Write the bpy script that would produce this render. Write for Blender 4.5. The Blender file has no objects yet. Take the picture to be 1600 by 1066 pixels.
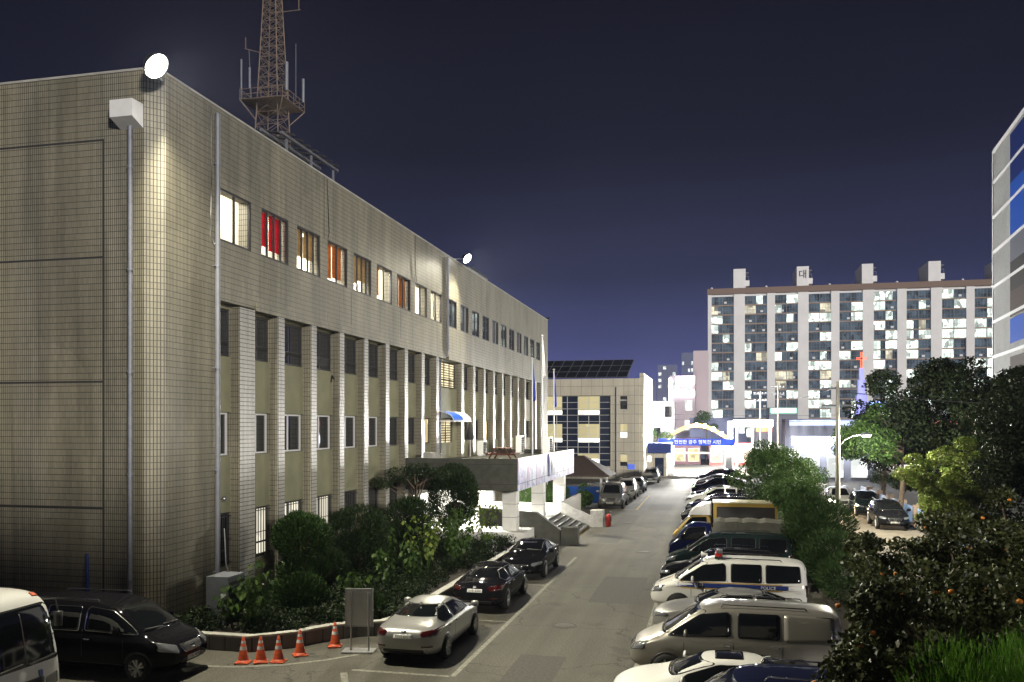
import bpy, bmesh, math, random
import numpy as np
from mathutils import Vector, Matrix
from mathutils.bvhtree import BVHTree
R = math.radians
SC = bpy.context.scene
COL = SC.collection
rng = random.Random(7)

# ---------------------------------------------------------------- camera, sky, moon, exposure
cam_d = bpy.data.cameras.new('camera'); cam = bpy.data.objects.new('camera', cam_d); COL.objects.link(cam)
cam_d.sensor_width = 36.0; cam_d.lens = 30.17; cam_d.shift_y = 0.0831
cam_d.clip_start = 0.1; cam_d.clip_end = 4000
cam.location = (0, 0, 6.4); cam.rotation_euler = (R(90), 0, R(13.1))
SC.camera = cam

world = bpy.data.worlds.new('World'); SC.world = world; world.use_nodes = True
wn, wl = world.node_tree.nodes, world.node_tree.links
wn.clear()
wo = wn.new('ShaderNodeOutputWorld'); bg = wn.new('ShaderNodeBackground')
sky = wn.new('ShaderNodeTexSky'); sky.sky_type = 'NISHITA'; sky.sun_disc = False
SUN_EL, SUN_AZ = R(9.5), R(200)
sky.sun_elevation = R(-5); sky.sun_rotation = SUN_AZ
tc = wn.new('ShaderNodeTexCoord'); sx = wn.new('ShaderNodeSeparateXYZ'); rp = wn.new('ShaderNodeValToRGB')
wl.new(tc.outputs['Generated'], sx.inputs[0]); wl.new(sx.outputs['Z'], rp.inputs[0])
cr = rp.color_ramp
cr.elements[0].position = 0.0; cr.elements[0].color = (.125, .138, .370, 1)
cr.elements[1].position = .50; cr.elements[1].color = (.0060, .0062, .0125, 1)
for p, c in ((.04, (.105, .117, .315)), (.09, (.062, .070, .185)), (.17, (.028, .032, .073)), (.30, (.0125, .013, .027))):
    e = cr.elements.new(p); e.color = (*c, 1)
cn_ = wn.new('ShaderNodeTexNoise'); cn_.inputs['Scale'].default_value = 2.2; cn_.inputs['Detail'].default_value = 7; cn_.inputs['Roughness'].default_value = .55
cm_ = wn.new('ShaderNodeMapping'); cm_.inputs['Scale'].default_value = (1, 1, 3.2); wl.new(tc.outputs['Generated'], cm_.inputs[0]); wl.new(cm_.outputs[0], cn_.inputs['Vector'])
cv_ = wn.new('ShaderNodeMapRange'); cv_.inputs[1].default_value = .35; cv_.inputs[2].default_value = .7; cv_.inputs[3].default_value = .92; cv_.inputs[4].default_value = 1.16; wl.new(cn_.outputs[0], cv_.inputs[0])
cx_ = wn.new('ShaderNodeMix'); cx_.data_type = 'RGBA'; cx_.blend_type = 'MULTIPLY'; cx_.inputs[0].default_value = 1; wl.new(rp.outputs[0], cx_.inputs['A']); wl.new(cv_.outputs[0], cx_.inputs['B'])
mx = wn.new('ShaderNodeMix'); mx.data_type = 'RGBA'; mx.blend_type = 'ADD'; mx.inputs[0].default_value = .05
wl.new(cx_.outputs['Result'], mx.inputs['A']); wl.new(sky.outputs[0], mx.inputs['B'])
wl.new(mx.outputs['Result'], bg.inputs[0]); bg.inputs[1].default_value = 1.0
wl.new(bg.outputs[0], wo.inputs[0])

sun_d = bpy.data.lights.new('sun', 'SUN'); sun = bpy.data.objects.new('sun', sun_d); COL.objects.link(sun)
sun_d.energy = 3.0; sun_d.angle = R(7); sun_d.color = (1.0, .95, .86)
sdir = Vector((-.67, .74, -math.tan(SUN_EL))).normalized()
sun.rotation_euler = sdir.to_track_quat('-Z', 'Y').to_euler()

SC.view_settings.view_transform = 'Standard'; SC.view_settings.look = 'None'
SC.view_settings.exposure = 0.0; SC.view_settings.gamma = 1.0
SC.render.engine = 'CYCLES'
SC.cycles.use_denoising = True
SC.cycles.max_bounces = 6; SC.cycles.diffuse_bounces = 3; SC.cycles.glossy_bounces = 3
SC.cycles.transmission_bounces = 4; SC.cycles.transparent_max_bounces = 6
SC.cycles.sample_clamp_indirect = 4.0; SC.cycles.caustics_reflective = False; SC.cycles.caustics_refractive = False

# ---------------------------------------------------------------- helpers
class MB:
    """collects simple shapes and links them as ONE mesh object"""
    def __init__(s): s.v = []; s.f = []; s.sm = []
    def add(s, vs, fs, smooth=False):
        o = len(s.v); s.v += [tuple(v) for v in vs]
        s.f += [tuple(i + o for i in f) for f in fs]; s.sm += [smooth] * len(fs); return s
    def box(s, x0, x1, y0, y1, z0, z1, rot=None, at=None):
        vs = [(x, y, z) for z in (z0, z1) for y in (y0, y1) for x in (x0, x1)]
        if rot is not None: vs = [rot @ Vector(v) for v in vs]
        if at is not None: vs = [Vector(v) + Vector(at) for v in vs]
        return s.add(vs, [(0, 2, 3, 1), (4, 5, 7, 6), (0, 1, 5, 4), (2, 6, 7, 3), (0, 4, 6, 2), (1, 3, 7, 5)])
    def bar(s, a, b, w, h=None):
        a, b = Vector(a), Vector(b); h = h or w; d = b - a
        q = d.to_track_quat('X', 'Z').to_matrix()
        return s.box(0, d.length, -w / 2, w / 2, -h / 2, h / 2, q, a)
    def tube(s, pts, r, n=8, caps=True, r1=None):
        pts = [Vector(p) for p in pts]; m = len(pts); vs = []
        for i, p in enumerate(pts):
            d = (pts[min(i + 1, m - 1)] - pts[max(i - 1, 0)]); q = d.to_track_quat('Z', 'Y').to_matrix()
            rr = r if r1 is None else r + (r1 - r) * i / (m - 1)
            vs += [p + q @ Vector((rr * math.cos(2 * math.pi * k / n), rr * math.sin(2 * math.pi * k / n), 0)) for k in range(n)]
        fs = [(i * n + k, i * n + (k + 1) % n, (i + 1) * n + (k + 1) % n, (i + 1) * n + k) for i in range(m - 1) for k in range(n)]
        s.add(vs, fs, True)
        if caps: s.add(vs[:n], [tuple(reversed(range(n)))]); s.add(vs[-n:], [tuple(range(n))])
        return s
    def lathe(s, prof, n=20, at=(0, 0, 0), axis='Z', smooth=True):
        vs = []
        for r, h in prof:
            for k in range(n):
                a = 2 * math.pi * k / n; c, d = r * math.cos(a), r * math.sin(a)
                p = (c, d, h) if axis == 'Z' else ((d, h, c) if axis == 'Y' else (h, c, d))
                vs.append((p[0] + at[0], p[1] + at[1], p[2] + at[2]))
        fs = [(i * n + k, i * n + (k + 1) % n, (i + 1) * n + (k + 1) % n, (i + 1) * n + k) for i in range(len(prof) - 1) for k in range(n)]
        return s.add(vs, fs, smooth)
    def prism(s, poly, a0, a1, axis='X', smooth=False):
        n = len(poly)
        def P(p, a): return (a, p[0], p[1]) if axis == 'X' else ((p[0], a, p[1]) if axis == 'Y' else (p[0], p[1], a))
        vs = [P(p, a0) for p in poly] + [P(p, a1) for p in poly]
        s.add(vs, [(i, (i + 1) % n, n + (i + 1) % n, n + i) for i in range(n)], smooth)
        return s.add(vs, [tuple(reversed(range(n))), tuple(range(n, 2 * n))])
    def mesh(s, name):
        me = bpy.data.meshes.new(name); me.from_pydata(s.v, [], s.f)
        me.polygons.foreach_set('use_smooth', s.sm); bm = bmesh.new(); bm.from_mesh(me)
        bmesh.ops.recalc_face_normals(bm, faces=bm.faces); bm.to_mesh(me); bm.free(); me.update(); return me
    def obj(s, name, m, parent=None, loc=None): return link(name, s.mesh(name), m, parent, loc)

def link(name, me, m=None, parent=None, loc=None):
    o = bpy.data.objects.new(name, me); COL.objects.link(o)
    if m is not None:
        if len(me.materials) == 0: me.materials.append(m)
        elif me.materials[0] != m:
            o.material_slots[0].link = 'OBJECT'; o.material_slots[0].material = m
    if parent is not None: o.parent = parent
    if loc is not None: o.location = loc
    return o
def tag(o, label=None, cat=None, group=None, kind=None):
    for k, v in (('label', label), ('category', cat), ('group', group), ('kind', kind)):
        if v: o[k] = v
    return o
def thing(name, label, cat, loc=(0, 0, 0), rz=0, group=None):
    o = bpy.data.objects.new(name, None); COL.objects.link(o); o.location = loc; o.rotation_euler = (0, 0, rz)
    o.empty_display_size = .1
    return tag(o, label, cat, group)
def struct(name, mb, m): return tag(mb.obj(name, m), kind='structure')
def copy_tree(o, parent=None):
    c = o.copy(); COL.objects.link(c)
    if parent is not None: c.parent = parent
    for ch in list(o.children): copy_tree(ch, c)
    return c

_txt = {}
def text_mesh(body, size, depth=.004, align='CENTER'):
    cu = bpy.data.curves.new('text', 'FONT'); cu.body = body; cu.size = size; cu.extrude = depth
    cu.align_x = align; cu.align_y = 'CENTER'; cu.resolution_u = 3
    o = bpy.data.objects.new('text', cu); COL.objects.link(o)
    dg = bpy.context.evaluated_depsgraph_get(); me = bpy.data.meshes.new_from_object(o.evaluated_get(dg))
    bpy.data.objects.remove(o); return me
def text(name, body, size, m, parent, M, depth=.004):
    me = text_mesh(body, size, depth); me.transform(M); me.materials.clear(); return link(name, me, m, parent)
def MX(loc, xdir, ydir):
    x = Vector(xdir).normalized(); y = Vector(ydir).normalized(); z = x.cross(y)
    m = Matrix((x, y, z)).transposed().to_4x4(); m.translation = Vector(loc); return m

# ---------------------------------------------------------------- materials
def newmat(name):
    m = bpy.data.materials.new(name); m.use_nodes = True
    n = m.node_tree.nodes; return m, n, m.node_tree.links, n['Principled BSDF']
def mat(name, c, rough=.6, metal=0, var=.0, scale=4, bump=0, coat=0, spec=.5, stretch=None):
    m, n, l, b = newmat(name)
    b.inputs['Base Color'].default_value = (*c, 1); b.inputs['Roughness'].default_value = rough
    b.inputs['Metallic'].default_value = metal; b.inputs['Coat Weight'].default_value = coat
    b.inputs['Specular IOR Level'].default_value = spec
    if coat: b.inputs['Coat Roughness'].default_value = .04
    if var or bump:
        t = n.new('ShaderNodeTexCoord'); nz = n.new('ShaderNodeTexNoise'); nz.inputs['Scale'].default_value = scale
        nz.inputs['Detail'].default_value = 6
        if stretch:
            mp = n.new('ShaderNodeMapping'); mp.inputs['Scale'].default_value = stretch
            l.new(t.outputs['Object'], mp.inputs[0]); l.new(mp.outputs[0], nz.inputs['Vector'])
        else: l.new(t.outputs['Object'], nz.inputs['Vector'])
        if var:
            r_ = n.new('ShaderNodeMapRange'); r_.inputs[1].default_value = .3; r_.inputs[2].default_value = .7
            r_.inputs[3].default_value = 1 - var; r_.inputs[4].default_value = 1 + var
            mu = n.new('ShaderNodeMix'); mu.data_type = 'RGBA'; mu.blend_type = 'MULTIPLY'; mu.inputs[0].default_value = 1
            mu.inputs['A'].default_value = (*c, 1)
            l.new(nz.outputs[0], r_.inputs[0]); l.new(r_.outputs[0], mu.inputs['B']); l.new(mu.outputs['Result'], b.inputs['Base Color'])
        if bump:
            bp = n.new('ShaderNodeBump'); bp.inputs['Strength'].default_value = bump; bp.inputs['Distance'].default_value = .02
            l.new(nz.outputs[0], bp.inputs['Height']); l.new(bp.outputs[0], b.inputs['Normal'])
    return m
def emis(name, c, s, base=None):
    m, n, l, b = newmat(name); b.inputs['Base Color'].default_value = (*(base or c), 1)
    b.inputs['Emission Color'].default_value = (*c, 1); b.inputs['Emission Strength'].default_value = s
    b.inputs['Roughness'].default_value = .4; return m
def wallcoords(n, l):
    """(horizontal run along the wall, height) from object position and normal"""
    g = n.new('ShaderNodeNewGeometry'); t = n.new('ShaderNodeTexCoord'); a = n.new('ShaderNodeSeparateXYZ'); q = n.new('ShaderNodeSeparateXYZ')
    l.new(g.outputs['Normal'], a.inputs[0]); l.new(t.outputs['Object'], q.inputs[0])
    ab = n.new('ShaderNodeMath'); ab.operation = 'ABSOLUTE'; l.new(a.outputs['X'], ab.inputs[0])
    gt = n.new('ShaderNodeMath'); gt.operation = 'GREATER_THAN'; gt.inputs[1].default_value = .5; l.new(ab.outputs[0], gt.inputs[0])
    mi = n.new('ShaderNodeMix'); l.new(gt.outputs[0], mi.inputs[0]); l.new(q.outputs['X'], mi.inputs[2]); l.new(q.outputs['Y'], mi.inputs[3])
    cb = n.new('ShaderNodeCombineXYZ'); l.new(mi.outputs[0], cb.inputs['X']); l.new(q.outputs['Z'], cb.inputs['Y']); return cb, t
def tilemat(name, c1, c2, cm, w, h, mortar, rough=.45, stain=.25, bump=.25, cells=False):
    m, n, l, b = newmat(name); cb, t = wallcoords(n, l)
    br = n.new('ShaderNodeTexBrick'); br.offset = 0; br.squash = 1
    br.inputs['Scale'].default_value = 1; br.inputs['Brick Width'].default_value = w; br.inputs['Row Height'].default_value = h
    br.inputs['Mortar Size'].default_value = mortar; br.inputs['Mortar Smooth'].default_value = .1; br.inputs['Bias'].default_value = 0
    br.inputs['Color1'].default_value = (*c1, 1); br.inputs['Color2'].default_value = (*c2, 1); br.inputs['Mortar'].default_value = (*cm, 1)
    l.new(cb.outputs[0], br.inputs['Vector'])
    nz = n.new('ShaderNodeTexNoise'); nz.inputs['Scale'].default_value = 1; nz.inputs['Detail'].default_value = 7
    mp = n.new('ShaderNodeMapping'); mp.inputs['Scale'].default_value = (1.2, 1.2, .22)
    l.new(t.outputs['Object'], mp.inputs[0]); l.new(mp.outputs[0], nz.inputs['Vector'])
    r_ = n.new('ShaderNodeMapRange'); r_.inputs[1].default_value = .3; r_.inputs[2].default_value = .68
    r_.inputs[3].default_value = 1 - stain; r_.inputs[4].default_value = 1.05; l.new(nz.outputs[0], r_.inputs[0])
    n2 = n.new('ShaderNodeTexNoise'); n2.inputs['Scale'].default_value = 1; n2.inputs['Detail'].default_value = 4
    m2 = n.new('ShaderNodeMapping'); m2.inputs['Scale'].default_value = (5, 5, .12); l.new(t.outputs['Object'], m2.inputs[0]); l.new(m2.outputs[0], n2.inputs['Vector'])
    q2 = n.new('ShaderNodeMapRange'); q2.inputs[1].default_value = .52; q2.inputs[2].default_value = .75; q2.inputs[3].default_value = 1; q2.inputs[4].default_value = 1 - stain * .9; l.new(n2.outputs[0], q2.inputs[0])
    n3 = n.new('ShaderNodeTexVoronoi'); n3.inputs['Scale'].default_value = .35; l.new(t.outputs['Object'], n3.inputs['Vector']); s3 = n.new('ShaderNodeSeparateColor'); l.new(n3.outputs['Color'], s3.inputs[0])
    q3 = n.new('ShaderNodeMapRange'); q3.inputs[3].default_value = 1 - stain * .35; q3.inputs[4].default_value = 1.06; l.new(s3.outputs[0], q3.inputs[0])
    mm1 = n.new('ShaderNodeMath'); mm1.operation = 'MULTIPLY'; l.new(r_.outputs[0], mm1.inputs[0]); l.new(q2.outputs[0], mm1.inputs[1])
    mm2 = n.new('ShaderNodeMath'); mm2.operation = 'MULTIPLY'; l.new(mm1.outputs[0], mm2.inputs[0]); l.new(q3.outputs[0], mm2.inputs[1])
    mu = n.new('ShaderNodeMix'); mu.data_type = 'RGBA'; mu.blend_type = 'MULTIPLY'; mu.inputs[0].default_value = 1
    l.new(br.outputs[0], mu.inputs['A']); l.new(mm2.outputs[0], mu.inputs['B']); l.new(mu.outputs['Result'], b.inputs['Base Color'])
    b.inputs['Roughness'].default_value = rough
    if bump:
        bp = n.new('ShaderNodeBump'); bp.inputs['Strength'].default_value = bump; bp.inputs['Distance'].default_value = .01; bp.invert = True
        l.new(br.outputs['Fac'], bp.inputs['Height']); l.new(bp.outputs[0], b.inputs['Normal'])
    return m
def leafmat(name, c1, c2, rough=.55, trans=.25, spec=.2):
    m, n, l, b = newmat(name); g = n.new('ShaderNodeNewGeometry'); r_ = n.new('ShaderNodeValToRGB')
    r_.color_ramp.elements[0].color = (*c1, 1); r_.color_ramp.elements[1].color = (*c2, 1)
    l.new(g.outputs['Random Per Island'], r_.inputs[0]); l.new(r_.outputs[0], b.inputs['Base Color']); b.inputs['Roughness'].default_value = rough; b.inputs['Specular IOR Level'].default_value = spec
    if trans:
        tr = n.new('ShaderNodeBsdfTranslucent'); ms = n.new('ShaderNodeMixShader'); ms.inputs[0].default_value = trans
        l.new(r_.outputs[0], tr.inputs[0]); l.new(b.outputs[0], ms.inputs[1]); l.new(tr.outputs[0], ms.inputs[2]); l.new(ms.outputs[0], n['Material Output'].inputs[0])
    return m
def litroom(name, c, s, dark=.25, sc=1.6, slats=0, vert=False):
    """a lit room behind glass: brightness broken up by furniture, curtains or blind slats"""
    m, n, l, b = newmat(name); cb, t = wallcoords(n, l)
    oi = n.new('ShaderNodeObjectInfo'); va = n.new('ShaderNodeVectorMath'); va.operation = 'ADD'
    ml = n.new('ShaderNodeMath'); ml.operation = 'MULTIPLY'; ml.inputs[1].default_value = 37; l.new(oi.outputs['Random'], ml.inputs[0])
    cx = n.new('ShaderNodeCombineXYZ'); l.new(ml.outputs[0], cx.inputs['Z'])
    l.new(cb.outputs[0], va.inputs[0]); l.new(cx.outputs[0], va.inputs[1])
    mp = n.new('ShaderNodeMapping'); mp.inputs['Scale'].default_value = (1.0, .7, 1); l.new(va.outputs[0], mp.inputs[0])
    vo = n.new('ShaderNodeTexVoronoi'); vo.distance = 'CHEBYCHEV'; vo.inputs['Scale'].default_value = sc; l.new(mp.outputs[0], vo.inputs['Vector'])
    sp = n.new('ShaderNodeSeparateColor'); l.new(vo.outputs['Color'], sp.inputs[0])
    r_ = n.new('ShaderNodeMapRange'); r_.inputs[3].default_value = dark; r_.inputs[4].default_value = 1; l.new(sp.outputs[0], r_.inputs[0]); last = r_.outputs[0]
    if slats:
        wv = n.new('ShaderNodeTexWave'); wv.bands_direction = 'X' if vert else 'Y'; wv.inputs['Scale'].default_value = slats; wv.inputs['Distortion'].default_value = .6; wv.inputs['Detail Scale'].default_value = .3
        l.new(cb.outputs[0], wv.inputs['Vector'])
        r2 = n.new('ShaderNodeMapRange'); r2.inputs[1].default_value = .25; r2.inputs[2].default_value = .6; r2.inputs[3].default_value = .22; r2.inputs[4].default_value = 1; l.new(wv.outputs[0], r2.inputs[0])
        mm = n.new('ShaderNodeMath'); mm.operation = 'MULTIPLY'; l.new(last, mm.inputs[0]); l.new(r2.outputs[0], mm.inputs[1]); last = mm.outputs[0]
    st = n.new('ShaderNodeMath'); st.operation = 'MULTIPLY'; st.inputs[1].default_value = s; l.new(last, st.inputs[0])
    b.inputs['Base Color'].default_value = (.03, .03, .03, 1); b.inputs['Roughness'].default_value = .08
    b.inputs['Emission Color'].default_value = (*c, 1)
    if slats:
        sz_ = n.new('ShaderNodeSeparateXYZ'); l.new(cb.outputs[0], sz_.inputs[0])
        th_ = n.new('ShaderNodeMath'); th_.operation = 'MULTIPLY_ADD'; th_.inputs[1].default_value = .75; th_.inputs[2].default_value = 12.45; l.new(oi.outputs['Random'], th_.inputs[0])
        lt_ = n.new('ShaderNodeMath'); lt_.operation = 'LESS_THAN'; l.new(sz_.outputs['Y'], lt_.inputs[0]); l.new(th_.outputs[0], lt_.inputs[1])
        gt_ = n.new('ShaderNodeMath'); gt_.operation = 'GREATER_THAN'; gt_.inputs[1].default_value = 12; l.new(sz_.outputs['Y'], gt_.inputs[0])
        an_ = n.new('ShaderNodeMath'); an_.operation = 'MULTIPLY'; l.new(lt_.outputs[0], an_.inputs[0]); l.new(gt_.outputs[0], an_.inputs[1])
        cm2 = n.new('ShaderNodeMix'); cm2.data_type = 'RGBA'; cm2.inputs['A'].default_value = (*c, 1); cm2.inputs['B'].default_value = (1, .95, .8, 1); l.new(an_.outputs[0], cm2.inputs[0]); l.new(cm2.outputs['Result'], b.inputs['Emission Color'])
        ms2 = n.new('ShaderNodeMix'); ms2.inputs[3].default_value = 1.6 / s; l.new(an_.outputs[0], ms2.inputs[0]); l.new(last, ms2.inputs[2]); l.new(ms2.outputs[0], st.inputs[0])
    l.new(st.outputs[0], b.inputs['Emission Strength']); return m

M = {}
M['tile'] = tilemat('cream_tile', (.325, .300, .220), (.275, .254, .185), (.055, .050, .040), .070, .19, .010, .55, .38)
M['tile_fin_lit'] = tilemat('fin_tile_lit', (.62, .60, .55), (.52, .50, .46), (.06, .057, .05), .085, .145, .013, .35, .25)  # paler copy of the wall tile, lamplight on the fin fronts put into colour
M['olive'] = mat('olive_paint', (.22, .215, .135), .7, var=.12, scale=1.5)
M['groove'] = mat('dark_joint', (.03, .03, .03), .8)
M['dark_frame'] = mat('dark_window_frame', (.03, .03, .033), .4)
M['white_frame'] = mat('white_window_frame', (.6, .6, .6), .4)
M['glass'] = mat('dark_glass', (.012, .014, .018), .04, spec=.8)
M['glass_blue'] = mat('blue_glass', (.012, .020, .045), .08, spec=.8)
M['pipe'] = mat('grey_pipe', (.17, .18, .21), .45, .1, var=.12)
M['steel'] = mat('steel', (.5, .5, .52), .35, .8)
M['rust'] = mat('weathered_mast', (.17, .125, .09), .7, var=.3, scale=3)
M['black'] = mat('black_plastic', (.012, .012, .013), .5)
M['concrete'] = mat('concrete', (.34, .33, .30), .85, var=.2, scale=2, bump=.2)
M['granite'] = mat('granite', (.40, .39, .36), .6, var=.2, scale=6)
M['granite_dark'] = mat('granite_dark', (.055, .056, .045), .5, var=.25, scale=3)
M['white'] = mat('white_paint', (.75, .75, .74), .5, var=.05)
M['white_line'] = mat('road_paint', (.20, .195, .165), .8, var=.4, scale=9)
M['yellow_line'] = mat('yellow_road_paint', (.5, .33, .06), .8, var=.3, scale=9)
M['orange'] = mat('cone_orange', (.50, .075, .022), .5, var=.3, scale=12)
M['red'] = mat('red_paint', (.6, .03, .02), .4)
M['blue'] = mat('blue_paint', (.02, .10, .5), .4)
M['blue_dark'] = mat('blue_dark', (.012, .03, .16), .4)
M['lamp'] = emis('lamp_white', (1, .97, .88), 60)
M['soil'] = mat('soil', (.03, .024, .017), .95, var=.4, bump=.6)
M['bark'] = mat('bark', (.09, .065, .045), .9, var=.35, scale=8, bump=.5)
M['roofdark'] = mat('dark_roof', (.05, .035, .03), .7, var=.2)
M['wood'] = mat('picnic_wood', (.11, .035, .02), .6, var=.2, scale=6)
# ---------------------------------------------------------------- ground, road, markings
def asphalt():
    m, n, l, b = newmat('asphalt'); t = n.new('ShaderNodeTexCoord')
    a = n.new('ShaderNodeTexNoise'); a.inputs['Scale'].default_value = 20; a.inputs['Detail'].default_value = 4
    c = n.new('ShaderNodeTexNoise'); c.inputs['Scale'].default_value = .25; c.inputs['Detail'].default_value = 6
    v = n.new('ShaderNodeTexVoronoi'); v.feature = 'DISTANCE_TO_EDGE'; v.inputs['Scale'].default_value = .17
    nd = n.new('ShaderNodeTexNoise'); nd.inputs['Scale'].default_value = .8; nd.inputs['Detail'].default_value = 5
    ad = n.new('ShaderNodeMix'); ad.data_type = 'RGBA'; ad.blend_type = 'LINEAR_LIGHT'; ad.inputs[0].default_value = .9
    for q in (a, c, nd): l.new(t.outputs['Object'], q.inputs['Vector'])
    l.new(t.outputs['Object'], ad.inputs['A']); l.new(nd.outputs['Color'], ad.inputs['B']); l.new(ad.outputs['Result'], v.inputs['Vector'])
    r1 = n.new('ShaderNodeMapRange'); r1.inputs[1].default_value = .3; r1.inputs[2].default_value = .7; r1.inputs[3].default_value = .55; r1.inputs[4].default_value = 1.5; l.new(a.outputs[0], r1.inputs[0])
    r2 = n.new('ShaderNodeMapRange'); r2.inputs[1].default_value = .35; r2.inputs[2].default_value = .65; r2.inputs[3].default_value = .8; r2.inputs[4].default_value = 1.15; l.new(c.outputs[0], r2.inputs[0])
    r3 = n.new('ShaderNodeMapRange'); r3.inputs[1].default_value = .0; r3.inputs[2].default_value = .006; r3.inputs[3].default_value = .3; r3.inputs[4].default_value = 1; l.new(v.outputs['Distance'], r3.inputs[0])
    x = n.new('ShaderNodeMath'); x.operation = 'MULTIPLY'; l.new(r1.outputs[0], x.inputs[0]); l.new(r2.outputs[0], x.inputs[1])
    y = n.new('ShaderNodeMath'); y.operation = 'MULTIPLY'; l.new(x.outputs[0], y.inputs[0]); l.new(r3.outputs[0], y.inputs[1])
    os_ = n.new('ShaderNodeTexNoise'); os_.inputs['Scale'].default_value = .55; os_.inputs['Detail'].default_value = 5; os_.inputs['Distortion'].default_value = .6; l.new(t.outputs['Object'], os_.inputs['Vector'])
    r4 = n.new('ShaderNodeMapRange'); r4.inputs[1].default_value = .60; r4.inputs[2].default_value = .70; r4.inputs[3].default_value = 1; r4.inputs[4].default_value = .62; l.new(os_.outputs[0], r4.inputs[0])
    tw = n.new('ShaderNodeTexNoise'); tw.inputs['Scale'].default_value = 1; tw.inputs['Detail'].default_value = 4; tp = n.new('ShaderNodeMapping'); tp.inputs['Scale'].default_value = (1.6, .05, 1); l.new(t.outputs['Object'], tp.inputs[0]); l.new(tp.outputs[0], tw.inputs['Vector'])
    r5 = n.new('ShaderNodeMapRange'); r5.inputs[1].default_value = .35; r5.inputs[2].default_value = .65; r5.inputs[3].default_value = .82; r5.inputs[4].default_value = 1.12; l.new(tw.outputs[0], r5.inputs[0])
    y2 = n.new('ShaderNodeMath'); y2.operation = 'MULTIPLY'; l.new(y.outputs[0], y2.inputs[0]); l.new(r4.outputs[0], y2.inputs[1]); y = n.new('ShaderNodeMath'); y.operation = 'MULTIPLY'; l.new(y2.outputs[0], y.inputs[0]); l.new(r5.outputs[0], y.inputs[1])
    mu = n.new('ShaderNodeMix'); mu.data_type = 'RGBA'; mu.blend_type = 'MULTIPLY'; mu.inputs[0].default_value = 1; mu.inputs['A'].default_value = (.073, .068, .053, 1)
    l.new(y.outputs[0], mu.inputs['B']); l.new(mu.outputs['Result'], b.inputs['Base Color']); b.inputs['Roughness'].default_value = .8
    bp = n.new('ShaderNodeBump'); bp.inputs['Strength'].default_value = .35; bp.inputs['Distance'].default_value = .01; l.new(a.outputs[0], bp.inputs['Height']); l.new(bp.outputs[0], b.inputs['Normal'])
    return m
M['asphalt'] = asphalt()
M['alley'] = mat('alley_concrete', (.14, .12, .095), .85, var=.2, scale=1.2, bump=.2)
M['ground'] = mat('city_ground', (.06, .06, .055), .95, var=.3, scale=.1)
def sheet(x0, x1, y0, y1, z): return MB().add([(x0, y0, z), (x1, y0, z), (x1, y1, z), (x0, y1, z)], [(0, 1, 2, 3)])
struct('ground', sheet(-1500, 1500, -400, 2600, -.02), M['ground'])
struct('road', sheet(-40, 4.0, -12, 116, 0), M['asphalt'])
struct('outer_road', sheet(-60, 80, 116, 136, -.004), mat('outer_concrete', (.26, .24, .21), .85, var=.2, scale=1))
struct('alley_road', sheet(7.3, 12.3, -8, 115, .004), M['alley'])
struct('planting_soil', MB().box(4.0, 7.3, -4, 112, -.01, .12), M['soil'])
struct('park_ground', MB().box(12.35, 60, 0, 112, -.01, .08), M['soil'])
mk = MB()
def strip(a, b, w, z=.004):
    a, b = Vector((*a, z)), Vector((*b, z)); d = (b - a).normalized(); p = Vector((-d.y, d.x, 0)) * w / 2
    return mk.add([a - p, b - p, b + p, a + p], [(0, 1, 2, 3)])
strip((-1.95, 9), (-1.95, 100), .13)
for y in (17.2, 20.6, 24.6, 28.0, 32.4, 36.0, 39.0, 42.4, 46.0): strip((-1.86, y), (3.3, y), .11)
for a, b in (((-6.45, 21), (-6.45, 41.5)), ): strip(a, b, .14)
for y in (21.0, 27.3, 33.9): strip((-9.2, y), (-6.54, y), .14)
# curved line round the planter
cp = [(-14.6, 20.35), (-13.4, 20.4), (-12.3, 20.55), (-11.2, 21.0), (-10.3, 21.7), (-9.6, 22.5)]
for a, b in zip(cp, cp[1:]): strip(a, b, .13)
struct('road_markings', mk, M['white_line'])
mk = MB(); strip((-9.3, 20.7), (-7.3, 16.6), .18, .006); struct('bay_marking', mk, M['white_line'])
mk = MB(); strip((-7.75, 50.2), (-7.75, 56), .45); strip((-5.6, 66), (-5.6, 80), .12)
for y in (66, 72, 78, 84): strip((-8.6, y), (-5.5, y), .12)
for y in (84, 88, 92, 96, 100): strip((-3.0, y), (-1.7, y), .12)
struct('yellow_markings', mk, M['yellow_line'])

M['patch'] = mat('asphalt_patch', (.056, .053, .046), .85, var=.3, scale=12, bump=.3); M['iron'] = mat('cast_iron', (.05, .045, .04), .6, .4, bump=.4, scale=40)
for i, (x0, x1, y0, y1) in enumerate(((-5.2, -3.9, 18, 23.5), (-4.4, -2.6, 31, 36.5), (-6.2, -5.0, 47, 62), (-9.5, -7.5, 17.2, 19.4), (-4.8, -3.0, 66, 71), (-11.5, -6.5, 14, 15.2))):
    struct('asphalt_patch', sheet(x0, x1, y0, y1, .0025), M['patch'])
for x, y in ((-4.6, 27.2), (-3.4, 44), (-5.4, 57), (-6.9, 19.6)):
    t = thing('manhole_cover', {27.2: 'round iron manhole cover in the road beside the silver sedan', 44: 'round iron manhole cover in the road beside the blue truck', 57: 'round iron manhole cover in the road past the steps', 19.6: 'round iron manhole cover in front of the notice board'}[y], 'manhole', (x, y, 0), 0, 'manhole covers in the road')
    MB().lathe([(0, .012), (.30, .012), (.33, .008), (.34, .001)], 24).obj('cover', M['iron'], t); MB().lathe([(.34, .001), (.345, .007), (.40, .007), (.41, .001)], 24).obj('rim', M['patch'], t)
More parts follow.
